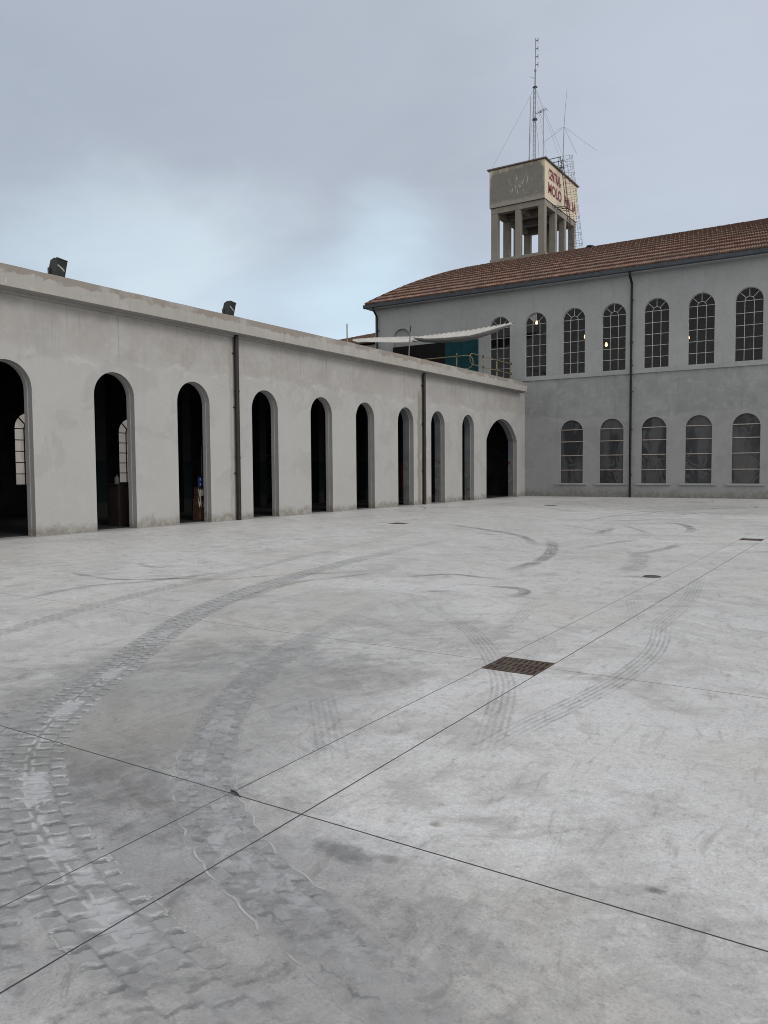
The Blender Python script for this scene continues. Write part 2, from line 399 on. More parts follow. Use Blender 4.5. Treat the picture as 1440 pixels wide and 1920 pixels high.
# saw-cut control joints of the slab: (axis, position, half width, strength)
JX = [(14.895, 0.0035, 1.0), (15.345, 0.0045, 1.0), (5.30, 0.003, 0.8), (5.76, 0.003, 0.8), (11.83, 0.002, 0.35), (9.65, 0.002, 0.35), (20.6, 0.004, 0.9)]
JY = [(-39.66, 0.0045, 1.0), (-36.53, 0.004, 1.0), (-33.4, 0.002, 0.35), (-23.6, 0.003, 0.4), (-10.6, 0.003, 0.4)]
def joint_mask(t, x, y, wob):
    acc = None
    for ax, lst in ((x, JX), (y, JY)):
        for c, h, s in lst:
            d = t.ab(t.sub(t.add(ax, wob), c))
            f = t.mul(t.ss(d, h*0.5, h*1.35, 1, 0), s)
            acc = f if acc is None else t.mx(acc, f)
    return acc

def ground_mat():
    m, t, b = mat('trowelled_concrete')
    p = t.pos(); x, y, z = t.sep(p)
    big = t.noise(p, 0.16, 4, 0.55, 0.5)
    med = t.noise(t.vm('ADD', p, (11, 3, 0)), 0.75, 6, 0.62, 0.9)
    sm = t.noise(p, 4.2, 8, 0.72, 0.6)
    # trowel sweeps: stretched noise in two crossing directions, swapping over in broad patches
    def streak(ang, sc, seed):
        r_ = t.new('ShaderNodeVectorRotate', rotation_type='Z_AXIS')
        t.put(r_.inputs['Vector'], t.vm('ADD', t.vm('ADD', p, (seed, -seed*0.6, 0)), t.vm('SCALE', t.noise(p, 0.6, 2, 0.5, 0.0, True), 0.8))); t.put(r_.inputs['Angle'], ang)
        return t.noise(t.scale(r_.outputs[0], (1.0, 5.0, 1)), sc, 8, 0.70, 0.3)
    swa = streak(0.5, 1.3, 3.0); swb = streak(-0.75, 1.6, 19.0); swc = streak(1.5, 2.6, 41.0)
    sel = t.ss(t.noise(p, 0.45, 2), 0.42, 0.58)
    sw = t.add(t.mul(swa, sel), t.mul(swb, t.sub(1.0, sel)))
    fine = t.noise(p, 38.0, 4, 0.7)
    p2 = t.vm('ADD', p, t.vm('SCALE', t.vm('SUBTRACT', t.noise(p, 1.3, 3, 0.6, 0.0, True), (0.5, 0.5, 0.5)), 0.9))
    blot = t.noise(p2, 0.95, 7, 0.68, 0.3)
    blot2 = t.noise(t.vm('ADD', p2, (31.0, 17.0, 0)), 2.6, 6, 0.7, 0.2)
    cloudy = t.noise(t.vm('ADD', p, (5.0, 9.0, 0)), 0.33, 4, 0.6, 0.8)
    c = t.mix(t.ss(big, 0.34, 0.66), srgb(190, 190, 190), srgb(201, 201, 202))
    c = t.mix(t.ss(blot, 0.49, 0.66, 0.0, 0.60), c, srgb(172, 171, 170))
    far = t.noise(t.vm('ADD', p2, (71.0, 7.0, 0)), 0.5, 8, 0.74, 0.4)
    c = t.mix(t.ss(far, 0.51, 0.62, 0.0, 0.42), c, srgb(158, 157, 156))
    c = t.mix(t.ss(blot, 0.44, 0.30, 0.0, 0.6), c, srgb(212, 213, 214))
    c = t.mix(t.mul(t.ss(blot2, 0.50, 0.66), t.ss(cloudy, 0.38, 0.60, 0.10, 0.70)), c, srgb(156, 155, 154))
    c = t.mix(t.mul(t.ss(blot2, 0.44, 0.32), 0.45), c, srgb(214, 215, 216))
    c = t.mix(t.ss(sw, 0.51, 0.66, 0.0, 0.50), c, srgb(152, 151, 150))
    c = t.mix(t.ss(swc, 0.53, 0.64, 0.0, 0.35), c, srgb(140, 138, 136))
    c = t.mix(t.ss(sw, 0.32, 0.46, 0.55, 0.0), c, srgb(214, 214, 214))
    c = t.mix(t.ss(sm, 0.55, 0.70, 0.0, 0.40), c, srgb(134, 131, 126))
    c = t.mix(t.mul(t.ss(t.noise(t.vm('ADD', p, (3, 21, 0)), 0.5, 3), 0.48, 0.66), 0.3), c, srgb(184, 179, 170))
    ndx = t.m('DIVIDE', t.sub(x, 15.75), 1.6); ndy = t.m('DIVIDE', t.sub(y, -40.75), 0.85)
    churn = t.ss(t.add(t.mul(ndx, ndx), t.mul(ndy, ndy)), 0.3, 1.3, 1, 0)
    tw_ = t.noise(p, 2.9, 9, 0.66, 1.7)
    c = t.mix(t.mul(churn, t.ss(tw_, 0.49, 0.60, 0.0, 0.6)), c, srgb(188, 189, 191))
    c = t.mix(t.mul(churn, t.ss(tw_, 0.49, 0.38, 0.0, 0.6)), c, srgb(130, 131, 134))
    # muddy film near the camera and tracks, broad darker patches by the far walls
    spot = t.noise(p, 16.0, 6, 0.72, 0.6)
    for (cx, cy, rx, ry, k, col) in ((13.35, -38.9, 1.9, 2.4, 0.80, (137, 137, 137)), (15.2, -40.5, 2.0, 1.0, 0.72, (140, 140, 142)),
                                     (14.1, -40.6, 1.6, 1.2, 0.40, (140, 140, 139)), (12.2, -36.2, 2.4, 2.6, 0.45, (156, 156, 155)), (17.0, -40.4, 1.3, 1.0, 0.5, (170, 168, 165)),
                                     (15.72, -39.85, 0.17, 0.08, 0.75, (104, 104, 103)), (16.9, -39.47, 0.05, 0.03, 0.8, (92, 84, 74)),
                                     (15.93, -39.42, 0.04, 0.03, 0.7, (104, 98, 90)), (15.91, -39.80, 0.05, 0.04, 0.6, (112, 108, 102)),
                                     (14.55, -30.85, 0.22, 0.12, 0.6, (128, 124, 112)), (13.6, -11.0, 5.0, 3.6, 0.45, (150, 150, 150)), (9.0, -7.5, 6.0, 5.0, 0.5, (150, 150, 150)), (3.2, -15.0, 1.6, 8.0, 0.3, (160, 159, 157))):
        ux = t.m('DIVIDE', t.sub(x, cx), rx); uy = t.m('DIVIDE', t.sub(y, cy), ry)
        r = t.add(t.add(t.mul(ux, ux), t.mul(uy, uy)), t.mul(t.sub(t.add(t.mul(med, .35), t.mul(sm if rx > 0.4 else spot, .65)), 0.5), 3.4))
        f = t.mul(t.ss(r, 0.0, 1.25, 1, 0), k)
        c = t.mix(f, c, t.mix(1.0, c, tuple(q/srgb(190, 190, 190)[0] for q in srgb(*col)[:3])+(1,), 'MULTIPLY'))
    # dark smears and specks
    d1 = t.mul(t.ss(swc, 0.60, 0.70), t.ss(med, 0.4, 0.6))
    c = t.mix(t.mul(d1, 0.34), c, srgb(110, 108, 105))
    spk = t.ss(t.vor(p, 2.6), 0.018, 0.028, 1, 0)
    c = t.mix(t.mul(spk, 0.7), c, srgb(70, 66, 62))
    wsp = t.ss(t.vor(t.vm('ADD', p, (0.3, 0.7, 0)), 3.7), 0.02, 0.035, 1, 0)
    c = t.mix(t.mul(wsp, t.mul(t.ss(med, 0.5, 0.6), 0.5)), c, srgb(214, 214, 214))
    c = t.mix(t.ss(fine, 0.25, 0.8, 0.0, 0.36), c, srgb(128, 128, 128))
    fl = t.noise(p, 17.0, 7, 0.74, 0.4)
    c = t.mix(t.ss(fl, 0.54, 0.66, 0.0, 0.50), c, t.mix(1.0, c, (0.55, 0.55, 0.55, 1), 'MULTIPLY'))
    c = t.mix(t.ss(fl, 0.44, 0.32, 0.0, 0.30), c, t.mix(1.0, c, (1.35, 1.35, 1.35, 1), 'MULTIPLY'))
    gr_ = t.noise(p, 85.0, 3, 0.7)
    c = t.mix(t.ss(gr_, 0.52, 0.68, 0.0, 0.42), c, t.mix(1.0, c, (0.50, 0.49, 0.48, 1), 'MULTIPLY'))
    c = t.mix(t.ss(gr_, 0.46, 0.34, 0.0, 0.35), c, t.mix(1.0, c, (1.35, 1.35, 1.34, 1), 'MULTIPLY'))
    # dirt swept against the foot of the walls
    nearw = t.mx(t.ss(t.add(x, t.mul(t.sub(sm, 0.5), 0.5)), 0.30, 0.0), t.ss(t.add(y, t.mul(t.sub(sm, 0.5), 0.8)), -0.45, 0.0))
    c = t.mix(t.mul(nearw, 0.5), c, srgb(112, 109, 103))
    wob = t.mul(t.sub(t.noise(p, 5.0, 2), 0.5), 0.006)
    j = joint_mask(t, x, y, wob)
    # light chipped lip beside each cut
    c = t.mix(j, c, srgb(46, 46, 48))
    t.put(b.inputs['Base Color'], c)
    t.put(b.inputs['Roughness'], t.ss(t.add(t.mul(sm, .5), t.mul(sw, .5)), 0.35, 0.65, 0.42, 0.62))
    b.inputs['Specular IOR Level'].default_value = 0.4
    h = t.add(t.mul(sm, 0.5), t.add(t.mul(fine, 0.25), t.mul(j, -2.0)))
    t.put(b.inputs['Normal'], t.bump(h, 0.25, 0.006))
    return m
M_GROUND = ground_mat()

def track_mat(kind):
    m, t, b = mat('tyre_marks_'+kind)
    o = [n for n in t.n if n.type == 'OUTPUT_MATERIAL'][0]
    p = t.pos(); x, y, z = t.sep(p)
    uv = t.new('ShaderNodeUVMap', uv_map='track').outputs[0]
    a = t.new('ShaderNodeAttribute'); a.attribute_name = 'fade'
    fade = a.outputs['Fac']
    wv = t.vm('SCALE', t.vm('SUBTRACT', t.noise(p, 9.0, 3, 0.6, 0.0, True), (0.5, 0.5, 0.5)), 0.06)
    uvd = t.vm('ADD', uv, wv)
    u, v, _ = t.sep(uvd)
    u0, v0, _ = t.sep(uv)
    n = t.noise(p, 2.2, 5, 0.62, 0.6)
    n2 = t.noise(p, 8.0, 4, 0.65, 0.8)
    edge = t.ss(t.ab(t.sub(v0, 0.5)), 0.40, 0.5, 1, 0)
    if kind == 'tread':                            # four staggered rows of lug blocks in cement dust, edge highlights painted for relief
        wv2 = t.vm('SCALE', t.vm('SUBTRACT', t.noise(p, 16.0, 3, 0.6, 0.0, True), (0.5, 0.5, 0.5)), 0.07)
        u, v, _ = t.sep(t.vm('ADD', uvd, wv2))
        v4 = t.mul(v, 4.0)
        colm = t.m('FLOOR', v4); fv = t.m('FRACT', v4)
        sk = t.mul(t.m('SIGN', t.sub(v, 0.5)), t.mul(t.ab(t.sub(v, 0.5)), 0.9))
        fr = t.m('FRACT', t.add(t.add(t.m('DIVIDE', u, 0.135), t.mul(colm, 0.47)), sk))
        gap = t.ss(t.mn(fr, t.sub(1.0, fr)), 0.05, 0.13, 1, 0)
        groove = t.ss(t.mn(fv, t.sub(1.0, fv)), 0.03, 0.09, 1, 0)
        hi = t.mul(t.mul(t.ss(fr, 0.13, 0.18), t.ss(fr, 0.36, 0.22)), t.ss(t.ab(t.sub(fv, 0.5)), 0.42, 0.30))
        jag = t.mul(t.ab(t.sub(fr, 0.5)), 0.20)
        smear = t.mul(t.ss(t.sub(t.ab(t.sub(t.add(v0, t.mul(t.sub(n2, 0.5), 0.14)), 0.56)), jag), 0.05, 0.12, 1, 0), t.ss(n, 0.47, 0.58))
        rim = t.ss(t.ab(t.sub(t.ab(t.sub(v, 0.5)), t.add(0.44, t.mul(gap, -0.03)))), 0.006, 0.022, 1, 0)
        body = t.ss(t.add(t.ab(t.sub(v0, 0.5)), t.mul(t.sub(n2, 0.5), 0.10)), 0.40, 0.46, 1, 0)
        c = t.mix(t.ss(n2, 0.36, 0.62), srgb(162, 163, 164), srgb(182, 183, 184))
        pair = t.mul(t.mul(t.ss(t.ab(t.sub(t.ab(t.sub(v, 0.5)), 0.045)), 0.012, 0.026, 1, 0), t.ss(fr, 0.12, 0.24)), t.ss(fr, 0.92, 0.80))
        c = t.mix(t.mul(hi, t.ss(n2, 0.40, 0.58)), c, srgb(186, 187, 189))
        dk = t.mul(t.mx(gap, t.mul(groove, 0.55)), t.ss(n2, 0.36, 0.56, 0.25, 0.9))
        c = t.mix(dk, c, srgb(106, 108, 112))
        c = t.mix(t.mul(pair, t.ss(n2, 0.40, 0.58, 0.0, 0.75)), c, srgb(190, 191, 192))
        c = t.mix(t.mul(smear, 0.9), c, t.mix(t.ss(n2, 0.4, 0.6), srgb(166, 168, 172), srgb(176, 178, 181)))
        c = t.mix(t.mul(rim, t.ss(n, 0.44, 0.55)), c, srgb(184, 184, 184))
        al = t.mx(t.mul(body, t.add(t.ss(n, 0.36, 0.60, 0.20, 0.55), t.mul(t.mx(t.mx(t.mx(dk, smear), hi), pair), 0.42))), t.mul(rim, t.mul(t.ss(n, 0.42, 0.58, 0.0, 0.7), t.ss(n2, 0.4, 0.55))))
        alpha = t.mn(t.mul(al, fade), 0.92)
        h = t.add(t.mul(gap, -0.8), t.mul(hi, 0.4))
        hb = 0.7
    elif kind == 'smear':                          # wet slurry dragged flat, with scalloped pale rims
        s = t.ab(t.sub(v, 0.5))
        ph = t.add(t.m('DIVIDE', u, 0.16), t.mul(t.m('GREATER_THAN', v, 0.5), 0.5))
        lobe_ = t.noise(t.comb(t.mul(u0, 3.1), t.mul(v0, 1.2), 0.7), 1.0, 2)
        scall = t.add(t.add(0.405, t.mul(t.ab(t.m('SINE', t.mul(ph, 3.1416))), t.mul(lobe_, 0.07))), t.mul(t.sub(lobe_, 0.5), 0.09))
        rim = t.mul(t.ss(t.ab(t.sub(s, scall)), 0.006, 0.030, 1, 0), t.ss(t.noise(p, 6.0, 3), 0.36, 0.56, 0.15, 1.0))
        inner = t.ss(t.sub(s, scall), -0.02, 0.0, 1, 0)
        fr = t.m('FRACT', t.add(ph, t.mul(s, 1.2)))
        tongue = t.add(0.18, t.mul(t.ab(t.sub(fr, 0.5)), 0.30))
        cen = t.ss(t.add(t.sub(s, tongue), t.mul(t.sub(n2, 0.5), 0.34)), -0.01, 0.06, 1, 0)
        outl = t.ss(t.ab(t.add(t.sub(s, tongue), t.mul(t.sub(n2, 0.5), 0.34))), 0.006, 0.03, 1, 0)
        cen = t.mul(cen, t.ss(t.noise(p, 4.5, 7, 0.72, 0.6), 0.43, 0.56, 0.1, 0.9))
        outl = t.mul(outl, t.ss(t.noise(p, 6.5, 4, 0.65), 0.42, 0.6))
        c = t.mix(t.ss(n2, 0.38, 0.6), srgb(154, 155, 156), srgb(172, 173, 174))
        c = t.mix(t.mul(cen, t.ss(t.noise(p, 14.0, 5, 0.7), 0.3, 0.6, 0.45, 0.95)), c, t.mix(t.ss(n, 0.4, 0.6), srgb(166, 169, 174), srgb(182, 184, 188)))
        c = t.mix(t.mul(outl, t.ss(n2, 0.42, 0.58, 0.0, 0.85)), c, srgb(98, 101, 108))
        blob = t.mul(t.mul(t.ss(t.noise(p, 11.0, 4, 0.65, 1.0), 0.53, 0.60), t.sub(1.0, cen)), inner)
        c = t.mix(t.mul(blob, 0.7), c, srgb(112, 114, 119))
        c = t.mix(t.mul(rim, t.ss(n, 0.34, 0.50)), c, srgb(176, 177, 178))
        al = t.mx(t.mul(inner, t.add(t.ss(n, 0.40, 0.62, 0.12, 0.45), t.mul(t.mx(cen, outl), t.ss(n, 0.34, 0.50, 0.25, 0.65)))), t.mul(rim, t.ss(n, 0.36, 0.52, 0.1, 0.85)))
        alpha = t.mn(t.mul(al, fade), 0.92)
        h = t.mul(rim, 0.6); hb = 0.35
    elif kind == 'line':
        fr = t.m('FRACT', t.mul(v, 5.0))
        ln = t.ss(t.ab(t.sub(fr, 0.5)), 0.16, 0.32, 1, 0)
        zz = t.ss(t.noise(t.comb(t.mul(u0, 7.0), t.mul(v0, 3.0), 0.3), 1.0, 3), 0.38, 0.62)
        alpha = t.mul(t.mul(t.mul(t.add(0.05, t.mul(ln, 0.24)), edge), t.add(0.45, t.mul(zz, 0.5))), fade)
        c = srgb(104, 104, 106); h = n; hb = 0.05
    else:
        st = t.noise(t.comb(t.mul(u0, 1.2), t.mul(v0, 7.0), 0.0), 1.5, 4, 0.6)
        e2 = t.ss(t.add(t.ab(t.sub(v0, 0.5)), t.mul(t.sub(n2, 0.5), 0.35)), 0.22, 0.46, 1, 0)
        alpha = t.mul(t.mul(t.mul(t.ss(st, 0.32, 0.62, 0.15, 0.62), e2), t.ss(n, 0.34, 0.6, 0.3, 0.85)), fade)
        c = srgb(84, 84, 85); h = n; hb = 0.05
    wob = t.mul(t.sub(t.noise(p, 5.0, 2), 0.5), 0.006)
    j = joint_mask(t, x, y, wob)
    alpha = t.mul(alpha, t.sub(1.0, j))
    t.put(b.inputs['Base Color'], c)
    b.inputs['Roughness'].default_value = 0.6
    b.inputs['Specular IOR Level'].default_value = 0.4
    t.put(b.inputs['Normal'], t.bump(h, hb, 0.006))
    tr = t.new('ShaderNodeBsdfTransparent')
    t.l.new(t.mixsh(alpha, tr.outputs[0], b.outputs[0]), o.inputs[0])
    return m
M_TR = {k: track_mat(k) for k in ('tread', 'smear', 'line', 'skid')}

# ------------------------------------------------------------------ mesh builder
class MB:
    def __init__(s): s.v = []; s.f = []; s.mi = []; s.at = []; s.uv = None
    def vert(s, p): s.v.append(tuple(p)); return len(s.v)-1
    def face(s, pts, mi=0, at=0.0):
        ids = [s.vert(p) for p in pts]; s.f.append(ids); s.mi.append(mi); s.at.append(at)
    def box(s, a, b, mi=0, at=0.0, mtx=None):
        x0, y0, z0 = a; x1, y1, z1 = b
        P = [Vector(q) for q in ((x0,y0,z0),(x1,y0,z0),(x1,y1,z0),(x0,y1,z0),(x0,y0,z1),(x1,y0,z1),(x1,y1,z1),(x0,y1,z1))]
        if mtx is not None: P = [mtx @ q for q in P]
        i = [s.vert(q) for q in P]
        for f in ((0,3,2,1),(4,5,6,7),(0,1,5,4),(1,2,6,5),(2,3,7,6),(3,0,4,7)):
            s.f.append([i[k] for k in f]); s.mi.append(mi); s.at.append(at)
        return s
    def prism(s, prof, fn, d0, d1, mi=0):
        # closed profile (list of 2-d points), fn(a, b, d) -> xyz, swept from d0 to d1
        A = [s.vert(fn(a, b, d0)) for a, b in prof]; B = [s.vert(fn(a, b, d1)) for a, b in prof]
        n = len(prof)
        for i in range(n):
            s.f.append([A[i], A[(i+1) % n], B[(i+1) % n], B[i]]); s.mi.append(mi); s.at.append(0.0)
        s.f.append(A[::-1]); s.mi.append(mi); s.at.append(0.0)
        s.f.append(B); s.mi.append(mi); s.at.append(0.0)
        return s
    def tube(s, pts, r, n=8, mi=0, cap=True, at=0.0):
        pts = [Vector(p) for p in pts]
        rs = r if isinstance(r, (list, tuple)) else [r]*len(pts)
        rings = []; prev = None
        for i, p in enumerate(pts):
            d = (pts[min(i+1, len(pts)-1)] - pts[max(i-1, 0)]).normalized()
            if prev is None:
                a = d.orthogonal().normalized()
            else:
                a = (prev - d*prev.dot(d)).normalized()
            prev = a; b = d.cross(a)
            rings.append([s.vert(p + (a*math.cos(2*math.pi*k/n) + b*math.sin(2*math.pi*k/n))*rs[i]) for k in range(n)])
        for i in range(len(rings)-1):
            for k in range(n):
                s.f.append([rings[i][k], rings[i][(k+1) % n], rings[i+1][(k+1) % n], rings[i+1][k]]); s.mi.append(mi); s.at.append(at)
        if cap:
            s.f.append(rings[0][::-1]); s.mi.append(mi); s.at.append(at)
            s.f.append(rings[-1]); s.mi.append(mi); s.at.append(at)
        return s
    def obj(s, name, mats, parent=None, smooth=False, attr=None, bevel=0.0):
        me = bpy.data.meshes.new(name)
        off = Vector((0, 0, 0))
        if parent is not None:
            off = parent.matrix_world.translation if parent.parent is None else WORLD[parent.name]
        me.from_pydata([tuple(Vector(p)-off) for p in s.v], [], s.f)
        for mm in (mats if isinstance(mats, (list, tuple)) else [mats]): me.materials.append(mm)
        me.polygons.foreach_set('material_index', s.mi)
        if attr:
            a = me.attributes.new(attr, 'FLOAT', 'FACE'); a.data.foreach_set('value', s.at)
        if smooth: me.polygons.foreach_set('use_smooth', [True]*len(me.polygons))
        me.validate(); me.update()
        o = bpy.data.objects.new(name, me); COL.objects.link(o)
        if parent is not None: o.parent = parent
        WORLD[o.name] = off
        if bevel:
            md = o.modifiers.new('bevel', 'BEVEL'); md.width = bevel; md.segments = 2; md.limit_method = 'ANGLE'
        return o
WORLD = {}

def tag(o, label=None, cat=None, group=None, kind=None):
    if label: o['label'] = label
    if cat: o['category'] = cat
    if group: o['group'] = group
    if kind: o['kind'] = kind
    return o
def thing(name, label, cat, loc=(0, 0, 0), group=None):
    o = bpy.data.objects.new(name, None); COL.objects.link(o)
    o.location = loc; o.empty_display_size = 0.3
    o.matrix_world = Matrix.Translation(loc)
    WORLD[o.name] = Vector(loc)
    return tag(o, label, cat, group)
def copy_tree(o, parent=None):
    c = o.copy(); COL.objects.link(c)
    if parent is not None: c.parent = parent
    for ch in [q for q in ORDER if q.parent is o] if False else list(o.children): copy_tree(ch, c)
    return c

# ------------------------------------------------------------------ ground
GR = [(14.895, 15.345, -36.80, -36.36), (14.895, 15.345, -23.93, -23.47), (5.30, 5.76, -23.05, -22.60), (5.30, 5.76, -10.75, -10.30)]
TR = [
 ('tread',0.42,1.00,[(16.63,-40.95),(16.32,-40.90),(16.01,-40.85),(15.68,-40.8),(15.35,-40.72),(14.95,-40.6),(14.48,-40.41),(14.0,-40.16),(13.46,-39.78),(12.97,-39.24),(12.38,-38.36),(11.26,-36.53),(10.43,-34.50),(9.89,-32.07),(9.43,-28.93),(9.16,-24.92)]),
 ('tread',0.40,0.70,[(15.35,-41.24),(14.56,-40.79),(13.57,-40.18),(13.17,-39.85),(12.83,-39.46),(12.45,-38.87),(12.10,-38.11),(11.75,-37.33)]),
 ('smear',0.36,1.00,[(16.87,-40.61),(16.57,-40.55),(16.21,-40.43),(15.84,-40.3),(15.4,-40.12),(15.01,-39.89),(14.65,-39.6),(14.22,-39.09),(13.79,-38.46),(13.28,-37.40),(12.93,-36.34),(12.59,-34.99),(12.45,-34.2)]),
 ('tread',0.30,0.42,[(10.55,-38.81),(10.21,-38.02),(9.94,-37.23),(9.49,-35.78),(9.26,-34.54),(8.90,-32.79),(8.41,-30.42),(8.02,-27.97),(7.76,-25.10)]),
 ('line',0.21,0.80,[(15.69,-38.60),(15.75,-37.95),(15.86,-37.22),(15.94,-36.40),(15.91,-35.36),(15.67,-34.09)]),
 ('line',0.21,0.60,[(15.86,-38.85),(15.61,-38.13),(15.38,-37.48),(15.13,-36.94),(14.50,-35.96),(13.83,-35.18),(12.53,-34.06)]),
 ('line',0.21,0.50,[(15.72,-35.35),(15.67,-33.92),(15.61,-32.58),(15.43,-31.17),(15.24,-30.02)]),
 ('line',0.21,0.45,[(14.22,-38.04),(14.62,-38.50),(15.14,-39.12)]),
 ('line',0.21,0.50,[(11.64,-36.47),(12.44,-36.92),(13.20,-37.38)]),
 ('line',0.21,0.40,[(14.52,-36.76),(14.46,-35.57),(14.25,-34.40),(13.94,-33.33)]),
 ('line',0.21,0.35,[(14.87,-32.30),(15.22,-33.45),(15.41,-34.07)]),
 ('skid',0.28,0.90,[(6.73,-22.36),(8.77,-23.79),(10.33,-25.18),(11.25,-26.65),(11.51,-27.30)]),
 ('skid',0.34,0.80,[(12.67,-31.26),(12.61,-30.03),(12.37,-28.66),(11.86,-27.12),(11.26,-25.79)]),
 ('skid',0.20,0.80,[(11.56,-32.59),(12.03,-31.98),(12.58,-32.01),(12.99,-32.09)]),
 ('skid',0.22,0.80,[(12.93,-32.84),(13.40,-32.73),(13.66,-32.90),(13.73,-33.26),(13.64,-33.55)]),
 ('skid',0.20,0.60,[(12.46,-33.80),(12.73,-33.44),(13.05,-33.46)]),
 ('skid',0.30,0.90,[(12.02,-18.67),(12.85,-19.73),(13.37,-21.20),(13.52,-22.46)]),
 ('skid',0.30,0.70,[(13.64,-27.96),(13.90,-27.07),(14.00,-25.95),(13.94,-25.34)]),
 ('skid',0.30,0.50,[(12.48,-27.50),(12.73,-25.85),(13.02,-24.84)]),
 ('skid',0.30,0.70,[(11.72,-23.76),(11.61,-22.51),(11.46,-21.56)]),
 ('skid',0.20,0.80,[(6.70,-34.72),(7.73,-34.91),(8.36,-34.74),(8.76,-34.39),(9.29,-34.15)]),
 ('skid',0.20,0.70,[(6.65,-33.29),(7.19,-33.59),(7.63,-33.58)]),
 ('skid',0.22,0.60,[(8.49,-36.97),(8.46,-36.52),(8.27,-35.59),(8.63,-34.78),(8.91,-33.54)]),
 ('skid',0.20,0.50,[(9.31,-34.39),(9.84,-33.37),(10.55,-32.54),(11.03,-31.58)]),
 ('skid',0.22,0.50,[(10.99,-35.50),(10.56,-33.98),(10.79,-33.03),(11.09,-32.01)]),
 ('skid',0.20,0.50,[(4.46,-24.24),(5.03,-21.63),(5.02,-19.20)]),
 ('skid',0.26,0.60,[(9.59,-16.98),(10.50,-15.87),(10.83,-12.79),(11.70,-11.57)]),
 ('skid',0.26,0.60,[(11.57,-16.01),(12.37,-13.22),(13.85,-12.88)]),
 ('skid',0.26,0.60,[(3.68,-11.44),(5.98,-12.42),(8.13,-14.84)]),
 ('skid',0.26,0.50,[(9.98,-20.22),(10.03,-16.10),(10.47,-10.37)]),
 ('skid',0.18,0.60,[(8.98,-24.84),(9.71,-25.17),(10.04,-24.99)]),
 ('skid',0.50,0.35,[(14.12,-30.72),(14.23,-29.93),(13.92,-28.30),(13.43,-26.99)]),
]

TR.insert(3, ('tread', 0.33, 0.42, TR[2][3][2:11]))
_rt = random.Random(21)
for _k in range(46):                     # faint old skid arcs all over the yard
    _x, _y = _rt.uniform(1.5, 20), _rt.uniform(-24, -3)
    _a, _c, _l = _rt.uniform(0, 6.28), _rt.uniform(-0.22, 0.22), _rt.uniform(2.6, 6.5)
    _p = []
    for _i in range(5):
        _p.append((_x, _y)); _x += math.cos(_a)*_l/4; _y += math.sin(_a)*_l/4; _a += _c*_l/4
    TR.append(('skid', _rt.uniform(0.10, 0.22), _rt.uniform(0.45, 0.95), _p))

def catmull(pts, step=0.12):
    P = [Vector((a, b, 0)) for a, b in pts]
    P = [P[0]*2-P[1]] + P + [P[-1]*2-P[-2]]
    o = []
    for i in range(1, len(P)-2):
        n = max(2, int((P[i+1]-P[i]).length/step))
        for k in range(n):
            t_ = k/n
            a, b, c, d = P[i-1], P[i], P[i+1], P[i+2]
            o.append(0.5*((2*b)+(c-a)*t_+(2*a-5*b+4*c-d)*t_*t_+(3*b-a-3*c+d)*t_**3))
    o.append(P[-2]); return o

def build_ground():
    v = []; f = []; mi = []; uvs = []; fade = []
    xs = sorted({-420, 420, *[g[0] for g in GR], *[g[1] for g in GR]})
    ys = sorted({-420, 420, *[g[2] for g in GR], *[g[3] for g in GR]})
    idx = {}
    for i, a in enumerate(xs):
        for j, b in enumerate(ys):
            idx[i, j] = len(v); v.append((a, b, 0)); fade.append(0)
    for i in range(len(xs)-1):
        for j in range(len(ys)-1):
            cx, cy = (xs[i]+xs[i+1])/2, (ys[j]+ys[j+1])/2
            if any(g[0] < cx < g[1] and g[2] < cy < g[3] for g in GR): continue
            f.append([idx[i, j], idx[i+1, j], idx[i+1, j+1], idx[i, j+1]]); mi.append(0); uvs += [(0, 0)]*4
    kinds = ['tread', 'smear', 'line', 'skid']
    for k, (kind, wd, inten, pts) in enumerate(TR):
        C = catmull(pts)
        z = 0.0012 + 0.00012*k
        L = 0; ring = []
        tot = sum((C[i+1]-C[i]).length for i in range(len(C)-1))
        for i, p in enumerate(C):
            if i: L += (C[i]-C[i-1]).length
            d = (C[min(i+1, len(C)-1)]-C[max(0, i-1)]).normalized(); s_ = Vector((-d.y, d.x, 0))*wd/2
            fd = inten*min(1, (L+0.02)/max(0.3, (0.15 if kind == 'smear' else 0.08 if kind == 'tread' else 0.18)*tot), (tot-L+0.02)/max(0.3, (0.75 if kind in ('tread', 'smear') else 0.25)*tot))
            ring.append((len(v), len(v)+1, L)); v.append((p.x+s_.x, p.y+s_.y, z)); v.append((p.x-s_.x, p.y-s_.y, z)); fade += [fd, fd]
        for a, b in zip(ring, ring[1:]):
            f.append([a[0], a[1], b[1], b[0]]); mi.append(1+kinds.index(kind))
            uvs += [(a[2], 0), (a[2], 1), (b[2], 1), (b[2], 0)]
    me = bpy.data.meshes.new('ground'); me.from_pydata(v, [], f)
    for mm in (M_GROUND, M_TR['tread'], M_TR['smear'], M_TR['line'], M_TR['skid']): me.materials.append(mm)
    me.polygons.foreach_set('material_index', mi)
    uvl = me.uv_layers.new(name='track'); uvl.data.foreach_set('uv', [q for p in uvs for q in p])
    a = me.attributes.new('fade', 'FLOAT', 'POINT'); a.data.foreach_set('value', fade)
    o = bpy.data.objects.new('ground', me); COL.objects.link(o); tag(o, kind='structure')
build_ground()

# ------------------------------------------------------------------ walls with openings
def arc_pts(uc, hw, zs, rise, n=20):
    if abs(rise-hw) < 1e-4 or rise > hw:
        return [(uc - hw*math.cos(math.pi*k/n), zs + rise*math.sin(math.pi*k/n)) for k in range(n+1)]
    Rr = (hw*hw + rise*rise)/(2*rise); a0 = math.asin(hw/Rr)
    return [(uc + Rr*math.sin(-a0 + 2*a0*k/n), zs + rise - Rr + Rr*math.cos(-a0 + 2*a0*k/n)) for k in range(n+1)]

